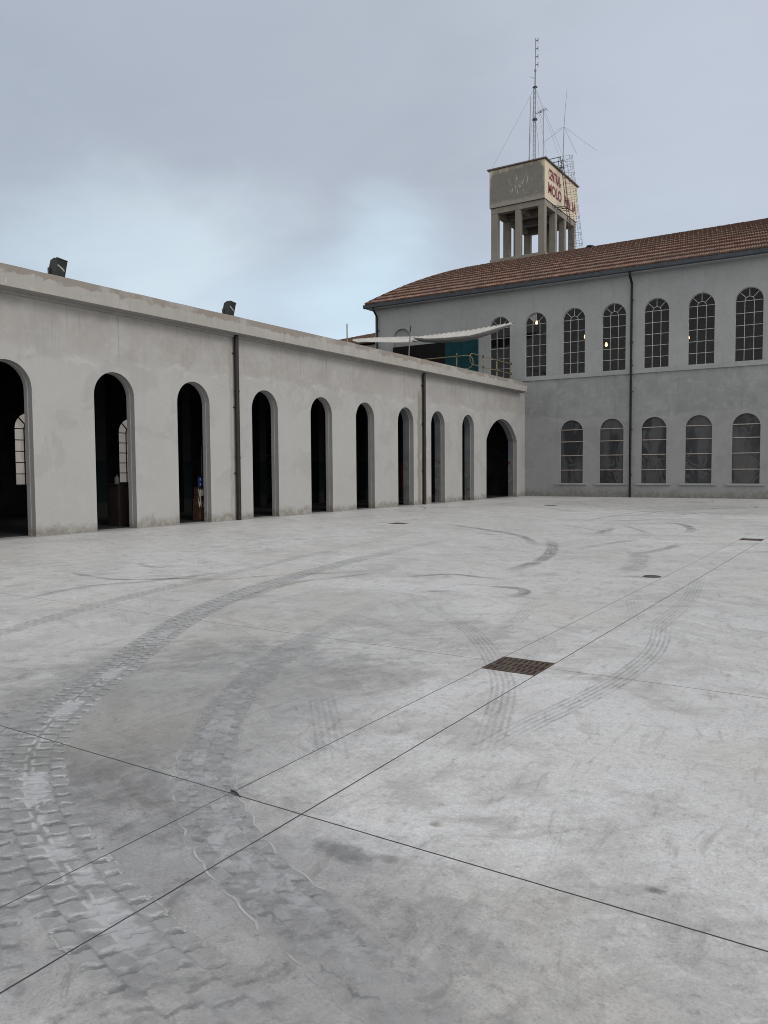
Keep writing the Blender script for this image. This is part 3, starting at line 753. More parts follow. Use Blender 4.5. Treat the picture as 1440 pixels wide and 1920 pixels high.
def wall_band(mb, fn, u0, u1, z0, z1, ops, depths, mis, insets=None, back=None):
    """ops: (uc, width, z_bottom, z_spring, rise). depths: [0, d1, d2..]; ring i between depths i and i+1 uses material mis[i+1]; mis[0] is the face."""
    ops = sorted(ops)
    insets = insets or [0]*(len(depths)-1)
    def sheet(d, inset, mi):
        cur = u0
        for uc, wd, zb, zs, rise in ops:
            hw = wd/2-inset
            a, b = uc-hw, uc+hw
            if a > cur: mb.face([fn(cur, z0, d), fn(a, z0, d), fn(a, z1, d), fn(cur, z1, d)], mi)
            if zb > z0: mb.face([fn(a, z0, d), fn(b, z0, d), fn(b, zb, d), fn(a, zb, d)], mi)
            A = arc_pts(uc, hw, zs, rise-inset)
            if rise - hw < -1e-3 and abs(rise-hw) > 1e-3 and zs < z1: pass
            for (ua, za), (ub, zb2) in zip(A, A[1:]):
                mb.face([fn(ua, za, d), fn(ub, zb2, d), fn(ub, z1, d), fn(ua, z1, d)], mi)
            cur = b
        mb.face([fn(cur, z0, d), fn(u1, z0, d), fn(u1, z1, d), fn(cur, z1, d)], mi)
    def outline(op, inset):
        uc, wd, zb, zs, rise = op; hw = wd/2-inset
        return [(uc-hw, zb)] + arc_pts(uc, hw, zs, rise-inset) + [(uc+hw, zb)]
    sheet(depths[0], 0, mis[0])
    for i in range(len(depths)-1):
        ins = insets[i]; pin = insets[i-1] if i else 0
        for op in ops:
            O = outline(op, ins); d0, d1 = depths[i], depths[i+1]
            seq = O + ([O[0]] if op[2] > z0 else [])
            for (ua, za), (ub, zb2) in zip(seq, seq[1:]):
                mb.face([fn(ua, za, d0), fn(ub, zb2, d0), fn(ub, zb2, d1), fn(ua, za, d1)], mis[i+1])
            if ins > pin:
                Q = outline(op, pin)
                for (a, b, c, e) in zip(Q, Q[1:], O, O[1:]):
                    mb.face([fn(*a, d0), fn(*b, d0), fn(*e, d0), fn(*c, d0)], mis[i])
    if back is not None: sheet(depths[-1], insets[-1], back)

def fan_window(fn, uc, zb, zs, hw, parent, bar, glass, rows=5, d=0.12, sill=None, bw=0.0115, extra=None):
    """three-light arched casement with a fan head: frame bars as the window mesh, glass as its pane"""
    mb = MB()
    def bar_line(a, b, wd=bw, dd=0.02):
        a = Vector(a); b = Vector(b); t_ = (b-a).normalized(); n_ = Vector((-t_.y, t_.x))*wd
        pr = [a-n_, b-n_, b+n_, a+n_]
        mb.prism([(q.x, q.y) for q in pr], lambda u, z, dd_: fn(u, z, dd_), d-dd, d+dd)
    def bar_poly(pts, wd=bw, dd=0.02):
        for a, b in zip(pts, pts[1:]): bar_line(a, b, wd, dd)
    r3 = hw/3
    bar_line((uc-r3, zb), (uc-r3, zs), dd=0.018); bar_line((uc+r3, zb), (uc+r3, zs), dd=0.018)
    for k in range(1, rows+1):
        zz = zb + (zs-zb)*k/rows
        bar_line((uc-hw, zz), (uc+hw, zz), dd=0.022)
    A = [(uc - r3*math.cos(math.pi*k/10), zs + r3*math.sin(math.pi*k/10)) for k in range(11)]
    bar_poly(A, dd=0.019)
    for an in (45, 90, 135):
        c_, s_ = math.cos(R(an)), math.sin(R(an))
        bar_line((uc+r3*c_, zs+r3*s_), (uc+hw*c_, zs+hw*s_), dd=0.021)
    ed = [(uc-hw+0.012, zb)] + [(uc-(hw-0.012)*math.cos(math.pi*k/16), zs+(hw-0.012)*math.sin(math.pi*k/16)) for k in range(17)] + [(uc+hw-0.012, zb)]
    bar_poly(ed, 0.012, 0.024); bar_line((uc-hw, zb+0.015), (uc+hw, zb+0.015), 0.015, 0.026)
    wdw = mb.obj('window', bar, parent)
    g = MB()
    O = [(uc-hw, zb)] + [(uc-hw*math.cos(math.pi*k/16), zs+hw*math.sin(math.pi*k/16)) for k in range(17)] + [(uc+hw, zb)]
    g.face([fn(u, z, d+0.004) for u, z in O])
    g.obj('pane', glass, wdw)
    return wdw

# ------------------------------------------------------------------ arcade wing on the left
AR = [(c, 1.31, 0.0, 3.60, 0.655) for c in (-40.6, -37.6, -34.55, -31.52, -28.43, -25.56, -22.345, -19.235, -16.36, -13.23, -10.345, -7.23)]
AR.append((-3.14, 3.98, 0.0, 3.08, 1.165))
WS, WW = -44.0, -10.2           # south end and west face of the wing
arc_b = thing('arcade_building', 'long low plastered wing with a row of dark open arches and a flat concrete coping', 'building', (0, -20, 0))
def fL(u, z, d): return (-d, u, z)
mb = MB()
YSPL = -14.8
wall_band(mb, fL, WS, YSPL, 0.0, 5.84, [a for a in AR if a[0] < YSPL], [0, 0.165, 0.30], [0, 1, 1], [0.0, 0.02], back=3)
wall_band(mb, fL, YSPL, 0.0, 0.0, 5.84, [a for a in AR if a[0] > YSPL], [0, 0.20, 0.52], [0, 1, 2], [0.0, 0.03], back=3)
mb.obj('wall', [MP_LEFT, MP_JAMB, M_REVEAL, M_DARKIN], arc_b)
mb = MB()
prof = [(0.003, 5.80), (0.07, 5.80), (0.07, 5.87), (0.45, 5.87), (0.45, 6.36), (-0.16, 6.36), (-0.16, 6.02), (0.003, 6.02)]
ys_ = [WS-0.3]
while ys_[-1] < -0.9: ys_.append(min(-0.27, ys_[-1]+0.5))
rnd = random.Random(3)
rings = []
for y in ys_:
    j = [rnd.uniform(-0.004, 0.004) for _ in range(2)]
    rings.append([mb.vert((a+(j[0] if a > 0.3 else 0), y, b+(j[1] if b > 6.3 else 0))) for a, b in prof])
n = len(prof)
for A, B in zip(rings, rings[1:]):
    for i in range(n): mb.f.append([A[i], A[(i+1) % n], B[(i+1) % n], B[i]]); mb.mi.append(0); mb.at.append(0)
for A in (rings[0][::-1], rings[-1]): mb.f.append(A); mb.mi.append(0); mb.at.append(0)
mb.obj('coping', MP_COP, arc_b)
MB().box((WW, WS, 5.86), (-0.165, -0.003, 6.04)).obj('roof_deck', M_DECK, arc_b)
MB().box((WW+0.41, WS+0.1, 0.01), (-0.465, -0.06, 0.03)).obj('floor_slab', M_INFLOOR, arc_b)  # thin dark sheet added so the floor stays dim
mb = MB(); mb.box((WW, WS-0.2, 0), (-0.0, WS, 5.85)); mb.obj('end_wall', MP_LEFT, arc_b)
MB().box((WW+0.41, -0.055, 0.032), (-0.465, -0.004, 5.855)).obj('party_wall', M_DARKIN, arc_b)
# rear wall with fan windows
FW = [(-1.0-4.71*k, 1.24, 1.09, 3.21, 0.62) for k in range(9)]
FWO = sorted(FW)
def fR(u, z, d): return (WW+0.4-d, u, z)
mb = MB(); wall_band(mb, fR, WS, -0.06, 0.0, 5.855, FWO, [0, 0.4], [0, 0], back=1)
mb.obj('rear_wall', [M_DARKIN, MP_LEFT], arc_b)
for uc, wd, zb, zs, rr in FW:
    fan_window(fR, uc, zb, zs, wd/2, arc_b, M_BAR_DK, M_GLASS_IN, d=0.05, bw=0.018)
# ceiling beams and inner pillars with painted dado
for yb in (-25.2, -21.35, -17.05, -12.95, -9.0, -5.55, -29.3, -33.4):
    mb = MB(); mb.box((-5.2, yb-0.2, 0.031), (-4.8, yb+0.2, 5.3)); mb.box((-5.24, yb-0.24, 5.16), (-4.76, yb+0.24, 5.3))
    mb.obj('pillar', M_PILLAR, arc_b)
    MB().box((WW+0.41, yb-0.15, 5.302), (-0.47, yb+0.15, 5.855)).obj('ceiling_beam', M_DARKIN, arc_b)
def downpipe(parent, pts, r, m, collars):
    mb = MB(); mb.tube(pts, r, 12)
    for z in collars: mb.tube([(pts[-1][0], pts[-1][1], z-0.03), (pts[-1][0], pts[-1][1], z+0.03)], r+0.012, 12)
    dp = mb.obj('drainpipe', m, parent, smooth=False)
    return dp
for yy in (-23.79, -11.80):
    dp = downpipe(arc_b, [(0.10, yy, 5.86), (0.10, yy, 3.0), (0.10, yy, 0.004)], 0.075, M_PIPE_BR, (4.1, 2.0))
    for z in (5.3, 3.6, 1.5): MB().box((0.004, yy-0.10, z-0.015), (0.045, yy+0.10, z+0.015)).obj('pipe_bracket', M_PIPE_BR, dp)

# ------------------------------------------------------------------ main building
main_b = thing('main_building', 'two storey grey factory block with arched windows and curved clay tile roof', 'building', (7, 5, 0))
XE, YB = 26.0, 9.9
def fM(u, z, d): return (u, d, z)
LOW = [(2.76+2.222*k, 1.28, 0.755, 3.585, 0.64) for k in range(10)]
UPP = [(0.63+2.211*k, 1.28, 6.78, 9.73, 0.64) for k in range(-1, 11)]
mb = MB()
wall_band(mb, fM, 0.0, XE, 0.0, 6.54, LOW, [0, 0.28], [0, 1], back=2)
mb.box((WW, 0.0, 0.0), (-0.001, 0.25, 6.0), 0)
mb.box((WW, 0.26, 0.0), (WW+0.25, YB-0.26, 11.7), 0); mb.box((WW, YB-0.25, 0), (XE, YB, 11.7), 0); mb.box((XE-0.25, 0.29, 0), (XE, YB-0.26, 11.7), 0)
mb.obj('lower_wall', [MP_LOW, MP_LOW, M_BROWNIN], main_b)
NICHE = (-8.24, 1.27, 7.2, 9.73, 0.635)
mb = MB(); wall_band(mb, fM, WW, XE, 6.54, 11.72, UPP, [0, 0.28], [0, 1], back=2)
# blind niche is cut in its own stretch: rebuild the far west end of the storey with it
mb2 = MB(); wall_band(mb2, fM, WW, XE, 6.54, 11.72, [NICHE]+UPP, [0, 0.13, 0.28], [0, 1, 1], back=2)
mb2.face([(-8.9, 0.135, 7.19), (-7.58, 0.135, 7.19), (-7.58, 0.135, 10.4), (-8.9, 0.135, 10.4)], 3)
mb2.obj('upper_wall', [MP_UP, MP_UP, M_BROWNIN, MP_LOW], main_b)
MB().box((-0.25, -0.08, 6.54), (XE, -0.001, 6.75)).obj('sill_band', MP_BAND, main_b, bevel=0.012)
for uc, wd, zb, zs, rr in UPP:
    fan_window(fM, uc, zb, zs, wd/2, main_b, M_BAR_LT, M_GLASS_UP, d=0.13)
for uc, wd, zb, zs, rr in LOW:
    hw = wd/2
    mb = MB()
    ot = [(uc-hw, zb)] + arc_pts(uc, hw, zs, hw) + [(uc+hw, zb)]
    q_ = hw-0.014
    it = [(uc-q_, zb+0.014)] + arc_pts(uc, q_, zs, q_) + [(uc+q_, zb+0.014)]
    for k in range(len(ot)):
        k2 = (k+1) % len(ot)
        mb.face([fM(*ot[k], 0.10), fM(*ot[k2], 0.10), fM(*it[k2], 0.10), fM(*it[k], 0.10)])
        mb.face([fM(*it[k], 0.10), fM(*it[k2], 0.10), fM(*it[k2], 0.127), fM(*it[k], 0.127)])
    wdw = mb.obj('window', M_BAR_DK, main_b)
    for zz in (1.47, 2.27, 3.04, 3.70):
        h_ = (hw if zz < zs else math.sqrt(hw*hw-(zz-zs)**2)) - 0.015
        MB().box((uc-h_, 0.085, zz-0.019), (uc+h_, 0.125, zz+0.019)).obj('glazing_bar', M_BAR_BE, wdw)
    O = [(uc-hw, zb)] + [(uc-hw*math.cos(math.pi*k/20), zs+hw*math.sin(math.pi*k/20)) for k in range(21)] + [(uc+hw, zb)]
    g = MB(); g.face([fM(u, z, 0.128) for u, z in O]); g.obj('pane', M_SCREEN, wdw)
    MB().box((uc-hw-0.28, -0.10, zb-0.10), (uc+hw+0.24, -0.001, zb-0.012)).obj('sill', MP_BAND, wdw, bevel=0.01)
# one fanlight pane of the second terrace-side window is patched with white board
uc = 0.63; a0, a1 = 92, 134; r0, r1 = 0.235, 0.60
mb = MB(); P_ = [(uc+r*math.cos(R(a)), 9.73+r*math.sin(R(a))) for r, aa in ((r0, range(a0, a1+1, 6)), (r1, range(a1, a0-1, -6))) for a in aa]
mb.face([fM(u, z, 0.126) for u, z in P_]); mb.obj('patched_pane', simple('dusty_white_board', (0.22, 0.215, 0.24, 1), 0.7, scale=3, var=0.15), main_b)
# terrace door and dark boarding, awning shade put into their base colours
mb = MB(); mb.box((-5.13, -0.05, 6.05), (-2.94, -0.002, 9.22))
for x in (-4.05,): mb.box((x-0.012, -0.058, 6.06), (x+0.012, -0.051, 9.2))
mb.obj('terrace_door', M_TEAL, main_b)
mb = MB(); mb.box((-8.86, -0.05, 6.05), (-5.16, -0.002, 9.24)); mb.box((-7.62, -0.075, 6.05), (-7.56, -0.051, 9.24))
mb.obj('boarding', M_DKPAN, main_b)
# interior of the upper floor
mb = MB(); mb.box((WW+0.26, 0.29, 6.3), (XE-0.26, YB-0.26, 6.5)); mb.obj('floor_slab', M_BROWNIN, main_b)
mb = MB(); mb.box((WW+0.26, 0.29, 11.55), (XE-0.26, YB-0.26, 11.7)); mb.obj('ceiling', M_BROWNIN, main_b)
for x in (-8, -4.3, -0.4, 3.6, 7.6, 11.6, 15.6, 19.6, 23.2):
    mb = MB(); mb.box((x-0.22, 4.7, 6.501), (x+0.22, 5.14, 11.0)); mb.box((x-0.18, 0.3, 11.0), (x+0.18, YB-0.27, 11.545)); mb.obj('pillar', M_BROWNIN, main_b)

# roof: curved tiled vault with a hipped west end
XW, Y0, ZE, DR = -10.6, -0.55, 11.99, 5.5
def zp(d): return 0.75*d - 0.044*d*d
def tiles(mb, P, ulo, uhi, dmax, rows=14, tw=0.235, seed=1):
    rn = random.Random(seed)
    st = dmax/rows
    hs = (0.0, 0.046, 0.020, 0.056, 0.004)
    us = (0.0, 0.22, 0.5, 0.78, 1.0)
    for r in range(rows):
        d0, d1 = r*st-0.03, (r+1)*st+0.02
        a, b = ulo(r*st), uhi(r*st)
        n = int((b-a)/tw)+1
        for k in range(n):
            uu = a + k*tw
            tint = min(1, max(0, rn.gauss(0.5, 0.22)))
            jit = rn.uniform(-0.012, 0.014); ji = rn.uniform(-0.016, 0.016)
            lo = [mb.vert(P(uu+q*tw*0.985, d0+ji, 0.098+h+jit)) for q, h in zip(us, hs)]
            hi = [mb.vert(P(uu+q*tw*0.985, d1, 0.004+h*0.8)) for q, h in zip(us, hs)]
            bt = [mb.vert(P(uu+q*tw*0.985, d0+ji+0.004, 0.014+h*0.6+jit)) for q, h in zip(us, hs)]
            for i in range(4):
                mb.f.append([lo[i], lo[i+1], hi[i+1], hi[i]]); mb.mi.append(0); mb.at.append(tint)
                mb.f.append([bt[i], bt[i+1], lo[i+1], lo[i]]); mb.mi.append(0); mb.at.append(0.0)  # lip faces get the darkest tint, row shadow put into the colour
def vault(mb, P, ulo, uhi, dmax, n=14):
    for i in range(n):
        d0, d1 = dmax*i/n, dmax*(i+1)/n
        mb.face([P(ulo(d0), d0, -0.012), P(uhi(d0), d0, -0.012), P(uhi(d1), d1, -0.012), P(ulo(d1), d1, -0.012)], 0, 0.2)
YE = Y0+2*DR
mb = MB()
Pf = lambda u, d, h: (u, Y0+d-h*0.4, ZE+zp(d)+h*0.92)
Pb = lambda u, d, h: (u, YE-d, ZE+zp(d)+h)
Pw = lambda u, d, h: (XW+d-h*0.4, u, ZE+zp(d)+h*0.92)
tiles(mb, Pf, lambda d: XW+d+0.02, lambda d: XE+0.3, DR, seed=5)
vault(mb, Pf, lambda d: XW+d, lambda d: XE+0.3, DR); vault(mb, Pb, lambda d: XW+d, lambda d: XE+0.3, DR)
vault(mb, Pw, lambda d: Y0+d, lambda d: YE-d, DR)
tiles(mb, Pw, lambda d: Y0+d+0.02, lambda d: max(Y0+d+0.1, YE-d-0.2), DR-0.35, rows=16, seed=8)
roof = mb.obj('roof', M_TILE, main_b, attr='tint')
def caps(mb, pts, step=0.40, r=0.105, seed=2):
    rn = random.Random(seed)
    pts = [Vector(p) for p in pts]; L = [0]
    for a, b in zip(pts, pts[1:]): L.append(L[-1]+(b-a).length)
    def at(s):
        for i in range(len(L)-1):
            if s <= L[i+1] or i == len(L)-2:
                return pts[i].lerp(pts[i+1], (s-L[i])/(L[i+1]-L[i]))
    s = 0
    while s < L[-1]-0.1:
        mb.tube([at(s), at(min(L[-1], s+step*1.06))], [r, r*0.86], 8, at=rn.uniform(0.2, 0.6)); s += step
mb = MB()
hip = [(XW+d, Y0+d, ZE+zp(d)+0.045) for d in [DR*k/10 for k in range(11)]]
caps(mb, hip, seed=4); caps(mb, [(XW+DR, Y0+DR, ZE+zp(DR)+0.05), (XE+0.3, Y0+DR, ZE+zp(DR)+0.05)], seed=6)
caps(mb, [(x, YE-(y-Y0), z) for x, y, z in hip], seed=9)
mb.obj('ridge_cap', M_TILE, roof, attr='tint')
# gable closing, soffit, gutter
mb = MB(); mb.face([(XE, Y0+d, ZE+zp(d)-0.02) for d in [DR*k/10 for k in range(11)]] + [(XE, YE-d, ZE+zp(d)-0.02) for d in [DR*k/10 for k in range(9, -1, -1)]])
mb.box((XW+0.05, Y0+0.04, 11.722), (XE, YE-0.04, 11.78)); mb.obj('soffit', MP_UP, main_b)
mb = MB()
prof = [(-0.13, 11.97), (-0.10, 11.79), (-0.02, 11.755), (0.06, 11.755), (0.06, 11.97), (0.045, 11.97), (0.045, 11.775), (-0.01, 11.775), (-0.085, 11.80), (-0.115, 11.97)]
mb.prism(prof, lambda a, b, d: (d, Y0+a, b), XW-0.1, XE+0.3)
mb.prism(prof, lambda a, b, d: (XW+a, d, b), Y0+0.07, YE)
x = XW+1.2
while x < XE:
    mb.box((x-0.02, Y0-0.139, 11.80), (x+0.02, Y0-0.10, 11.975)); x += 1.55
mb.obj('gutter', M_GUTTER, main_b)
for xx, zb in ((6.03, 0.004), (-9.97, 6.045)):
    dp = downpipe(main_b, [(xx, Y0-0.03, 11.76), (xx, Y0-0.03, 11.62), (xx, -0.16, 11.25), (xx, -0.16, 11.0), (xx, -0.16, zb)], 0.062, M_PIPE_BK, (9.0, 7.2, 4.9, 2.6) if zb < 1 else (9.2,))
    for z in (10.4, 8.2, 7.0) + ((5.6, 3.6, 1.2) if zb < 1 else ()): MB().box((xx-0.075, -0.10, z-0.02), (xx+0.075, -0.002, z+0.02)).obj('pipe_bracket', M_PIPE_BK, dp)
# dark clay roof vent
mb = MB(); vx, vd = 2.27, 5.0
vz = ZE+zp(vd)
mb.prism([(-0.20, -0.05), (0.20, -0.05), (0.20, 0.10), (0.12, 0.24), (-0.12, 0.24), (-0.20, 0.10)], lambda a, b, d: (vx+a, Y0+vd+d, vz+b+d*0.2), -0.2, 0.35)
mb.prism([(-0.15, -0.02), (0.15, -0.02), (0.15, 0.09), (0.09, 0.19), (-0.09, 0.19), (-0.15, 0.09)], lambda a, b, d: (vx+a, Y0+vd+d, vz+b+d*0.2), -0.215, -0.203, 1)
mb.obj('roof_vent', [M_PIPE_BR, M_PIT], roof)

# ------------------------------------------------------------------ other buildings glimpsed
nb = thing('far_building', 'red tiled house roof just showing behind left end of the factory block', 'building', (-20, 18, 0))
NX, NY, NZ = -26.75, 9.5, 11.5
def zq(d): return 0.302*d
mb = MB(); mb.box((NX+0.5, NY+0.5, 0), (-10.9, NY+15.5, 11.45)); mb.obj('wall', MP_PINK, nb)
mb = MB()
Qf = lambda u, d, h: (u, NY+d-h*0.3, NZ+zq(d)+h); Qb = lambda u, d, h: (u, NY+16-d, NZ+zq(d)+h); Qw = lambda u, d, h: (NX+d, u, NZ+zq(d)+h)
tiles(mb, Qf, lambda d: NX+d, lambda d: -10.65, 8.0, rows=20, tw=0.24, seed=11)
vault(mb, Qf, lambda d: NX+d, lambda d: -10.65, 8.0, 2); vault(mb, Qb, lambda d: NX+d, lambda d: -10.65, 8.0, 2); vault(mb, Qw, lambda d: NY+d, lambda d: NY+16-d, 8.0, 2)
rf = mb.obj('roof', M_TILE, nb, attr='tint')
mb = MB(); caps(mb, [(NX, NY, NZ+0.05), (NX+8, NY+8, NZ+zq(8)+0.05), (-10.65, NY+8, NZ+zq(8)+0.05)], seed=12); mb.obj('ridge_cap', M_TILE, rf, attr='tint')
nw = thing('neighbour_house', 'pinkish plastered house seen only through the rear windows of the arcade', 'building', (-26, -18, 0))
mb = MB(); mb.box((-34, -46, 0), (-21, 4, 7.2)); mb.obj('wall', MP_PINK, nw)
for k in range(8):
    yb = -42+5.6*k
    f = MB()
    for a, b in ((-0.09, 0.0), (1.1, 1.19)): f.box((-20.999, yb+a, 1.1), (-20.95, yb+b, 2.4))
    f.box((-20.999, yb-0.09, 1.0), (-20.94, yb+1.19, 1.1)); f.box((-20.999, yb-0.09, 2.4), (-20.95, yb+1.19, 2.48))
    wi = f.obj('window', M_BAR_LT, nw)
    MB().box((-20.968, yb+0.52, 1.101), (-20.945, yb+0.58, 2.399)).obj('mullion', M_BAR_LT, wi)
    MB().box((-20.998, yb+0.001, 1.101), (-20.97, yb+1.099, 2.399)).obj('pane', M_DKPAN, wi)
mb = MB(); mb.prism([(-34.4, 7.2), (-20.6, 7.2), (-20.6, 7.35), (-27.5, 8.2), (-34.4, 7.35)], lambda a, b, d: (a, d, b), -46.4, 4.4); mb.obj('roof', M_PIPE_BR, nw)

# ------------------------------------------------------------------ water tower
tw = thing('water_tower', 'square concrete water tank on open columns rising above the clay tile roof', 'water tower', (-2.6, 7.8, 14))
X0, X1, TY0, TY1 = -4.43, -0.79, 4.95, 10.75
TOPZ, BOTZ = 20.72, 18.34
cols = []
xsC = [(X0, X0+0.46), (-2.76, -2.40), (X1-0.42, X1)]
ysC = [(TY0, TY0+0.36), (6.84, 7.18), (8.56, 8.88), (TY1-0.36, TY1)]
for i, (a, b) in enumerate(xsC):
    for j, (c, d) in enumerate(ysC):
        if i == 1 and j in (1, 2): continue
        MB().box((a, c, 13.2), (b, d, 17.97)).obj('column', MP_TOWER, tw, bevel=0.015)
mb = MB()
mb.box((X0, TY0, 17.975), (X1, TY0+0.36, BOTZ-0.004)); mb.box((X0, TY1-0.36, 17.975), (X1, TY1, BOTZ-0.004))
mb.box((X0, TY0+0.362, 17.975), (X0+0.36, TY1-0.362, BOTZ-0.004)); mb.box((X1-0.36, TY0+0.362, 17.975), (X1, TY1-0.362, BOTZ-0.004))
mb.box((X0+0.362, 6.86, 18.02), (X1-0.362, 7.16, BOTZ-0.004)); mb.box((X0+0.362, 8.58, 18.02), (X1-0.362, 8.86, BOTZ-0.004)); mb.box((-2.73, TY0+0.364, 18.06), (-2.43, 6.858, BOTZ-0.004))
mb.obj('ring_beam', MP_TOWER, tw, bevel=0.01)
mb = MB()
mb.box((X0-0.08, TY0-0.03, 13.4), (X1+0.05, TY0+0.40, 15.10)); mb.box((X0-0.08, TY1-0.40, 13.4), (X1+0.05, TY1+0.03, 15.10))
mb.box((X0-0.08, TY0+0.402, 13.4), (X0+0.46, TY1-0.402, 15.10)); mb.box((X1-0.42, TY0+0.402, 13.4), (X1+0.05, TY1-0.402, 15.10))
mb.box((X0-0.2, TY0-0.08, 13.4), (X0-0.082, TY1+0.08, 14.86))
mb.obj('base_beam', MP_TOWER, tw, bevel=0.01)
MB().box((X0-0.07, TY0-0.10, BOTZ), (X1+0.05, TY1+0.10, TOPZ)).obj('tank', M_TANK, tw, bevel=0.02)
MB().box((X0-0.2, TY0-0.22, TOPZ+0.003), (X1+0.17, TY1+0.22, TOPZ+0.085)).obj('lid', simple('lid_slab', (0.11, 0.095, 0.085, 1), 0.85, scale=2, var=0.35), tw, bevel=0.012)
# painted words on the tank
def lettering(txt, y0, y1, z0, z1, parent, dy=0.0):
    cu = bpy.data.curves.new('lettering', 'FONT'); cu.body = txt; cu.size = 1.0; cu.extrude = 0.006; cu.space_character = 1.0; cu.offset = 0.034
    ob = bpy.data.objects.new('lettering', cu); COL.objects.link(ob)
    dg = bpy.context.evaluated_depsgraph_get()
    me = bpy.data.meshes.new_from_object(ob.evaluated_get(dg)); bpy.data.objects.remove(ob)
    vs = [v.co.copy() for v in me.vertices]
    ax, bx = min(v.x for v in vs), max(v.x for v in vs); ay, by = min(v.y for v in vs), max(v.y for v in vs)
    off = WORLD[parent.name]
    for v in me.vertices:
        c = v.co
        v.co = Vector((X1+0.052+c.z+0.004, y0+(c.x-ax)/(bx-ax)*(y1-y0), z0+(c.y-ay)/(by-ay)*(z1-z0))) - off
    me.materials.clear(); me.materials.append(M_MAROON)
    o = bpy.data.objects.new('lettering', me); COL.objects.link(o); o.parent = parent
lettering('CENTRAL-', 5.48, 7.72, 19.70, 20.36, tw)
lettering('MOLO', 5.42, 7.80, 18.80, 19.48, tw)
lettering('PAN', 8.30, 9.45, 18.80, 19.48, tw)
lettering('IA', 9.85, 10.55, 18.80, 19.48, tw)
# caged ladder leaning against the right face
lt, lb = Vector((-0.50, 6.90, 21.45)), Vector((0.16, 7.55, 14.6))
def ladder_at(z): return lb.lerp(lt, (z-lb.z)/(lt.z-lb.z))
mb = MB()
for o_ in (0.0, 0.42): mb.tube([lb+Vector((0, o_, 0)), lt+Vector((0, o_, 0))], 0.026, 6)
z = 14.8
while z < 21.4:
    q = ladder_at(z); mb.tube([q, q+Vector((0, 0.42, 0))], 0.014, 5); z += 0.3
for z in (18.25, 20.9):
    q = ladder_at(z); mb.tube([q, Vector((X1+0.0, q.y, z))], 0.022, 5); mb.tube([q+Vector((0, 0.42, 0)), Vector((X1+0.0, q.y+0.42, z))], 0.022, 5)
lad = mb.obj('ladder', M_RUSTBAR, tw)
mb = MB()
def hoop(z):
    q = ladder_at(z)
    return [q + Vector((0.36*math.sin(math.pi*k/10)*2.0, 0.21-0.36*math.cos(math.pi*k/10), 0)) for k in range(11)]
z = 15.6
while z < 21.6:
    h = hoop(z); mb.tube([ladder_at(z)]+h+[ladder_at(z)+Vector((0, 0.42, 0))], 0.009, 5); z += 0.34
for k in (1, 3, 5, 7, 9): mb.tube([hoop(15.6)[k], hoop(21.5)[k]], 0.008, 5)
mb.obj('safety_cage', M_RUSTBAR, lad)
mb = MB()
for yy, zs in ((6.88, (21.42,)), (7.36, (21.35, 20.95))):
    for z in zs: mb.tube([(-0.52, yy, z), (-1.9, yy, z)], 0.024, 6)
    mb.tube([(-1.9, yy, TOPZ+0.08), (-1.9, yy, zs[0])], 0.024, 6); mb.tube([(-0.66, yy, TOPZ+0.08), (-0.56, yy, zs[0])], 0.024, 6)
mb.obj('guard_rail', M_RUSTBAR, tw)
mb = MB()
for yy in (6.2, 6.6): mb.tube([(X1-0.02, yy, 18.27), (-0.15, yy+0.9, 18.27)], 0.03, 6)
mb.tube([(-0.2, 6.9, 18.27), (-0.1, 8.1, 18.27)], 0.03, 6)
mb.obj('ladder_bracket', M_RUSTBAR, tw)
# service pipe behind the front corner column
MB().tube([(-1.35, 5.55, 14.6), (-1.35, 5.55, 18.3)], 0.07, 8).obj('service_pipe', MP_BAND, tw)

# ------------------------------------------------------------------ aerials on the tank
LZ = TOPZ+0.088
an = thing('lattice_mast', 'tallest aerial on the water tank, a guyed lattice mast topped by four stacked dipoles', 'antenna', (-2.08, 6.5, LZ))
mb = MB()
tri = [(-2.17, 6.45), (-2.01, 6.45), (-2.09, 6.60)]
for a, b in tri: mb.tube([(a, b, LZ), (a+(-2.06-a)*0.25, b+(6.5-b)*0.25, 26.0)], 0.022, 5)
z = LZ+0.2; k = 0
while z < 25.9:
    f0 = (z-LZ)/(26-LZ)*0.25; f1 = (z+0.3-LZ)/(26-LZ)*0.25
    for i in range(3):
        a, b = tri[i], tri[(i+1) % 3]
        p0 = (a[0]+(-2.06-a[0])*f0, a[1]+(6.5-a[1])*f0, z); p1 = (b[0]+(-2.06-b[0])*f1, b[1]+(6.5-b[1])*f1, z+0.3)
        mb.tube([p0, p1], 0.006, 4, cap=False)
    z += 0.3
for z in (23.95, 24.0, 26.0): mb.tube([(-2.07, 6.5, z), (-2.07, 6.5, z+0.1)], [0.17, 0.06], 8)
mb.obj('lattice', M_STEEL, an)
mb = MB(); mb.tube([(-2.06, 6.5, 26.0), (-2.05, 6.5, 27.05)], 0.045, 8); mb.tube([(-2.05, 6.5, 27.0), (-2.03, 6.5, 29.05)], 0.028, 6); mb.tube([(-2.05, 6.5, 27.0), (-2.05, 6.5, 27.1)], 0.07, 8)
mb.tube([(-2.06, 6.5, 26.55), (-2.42, 6.4, 26.72)], 0.012, 4)
mb.obj('pole', M_STEEL, an)
for z in (28.88, 28.38, 27.88, 27.38):
    mb = MB(); mb.tube([(-2.04, 6.5, z), (-1.86, 6.5, z)], 0.026, 5)
    mb.tube([(-1.86, 6.5, z-0.14), (-1.86, 6.5, z+0.14)], 0.016, 5); mb.tube([(-1.92, 6.5, z-0.14), (-1.92, 6.5, z+0.14)], 0.010, 4)
    mb.obj('dipole', M_STEEL, an)
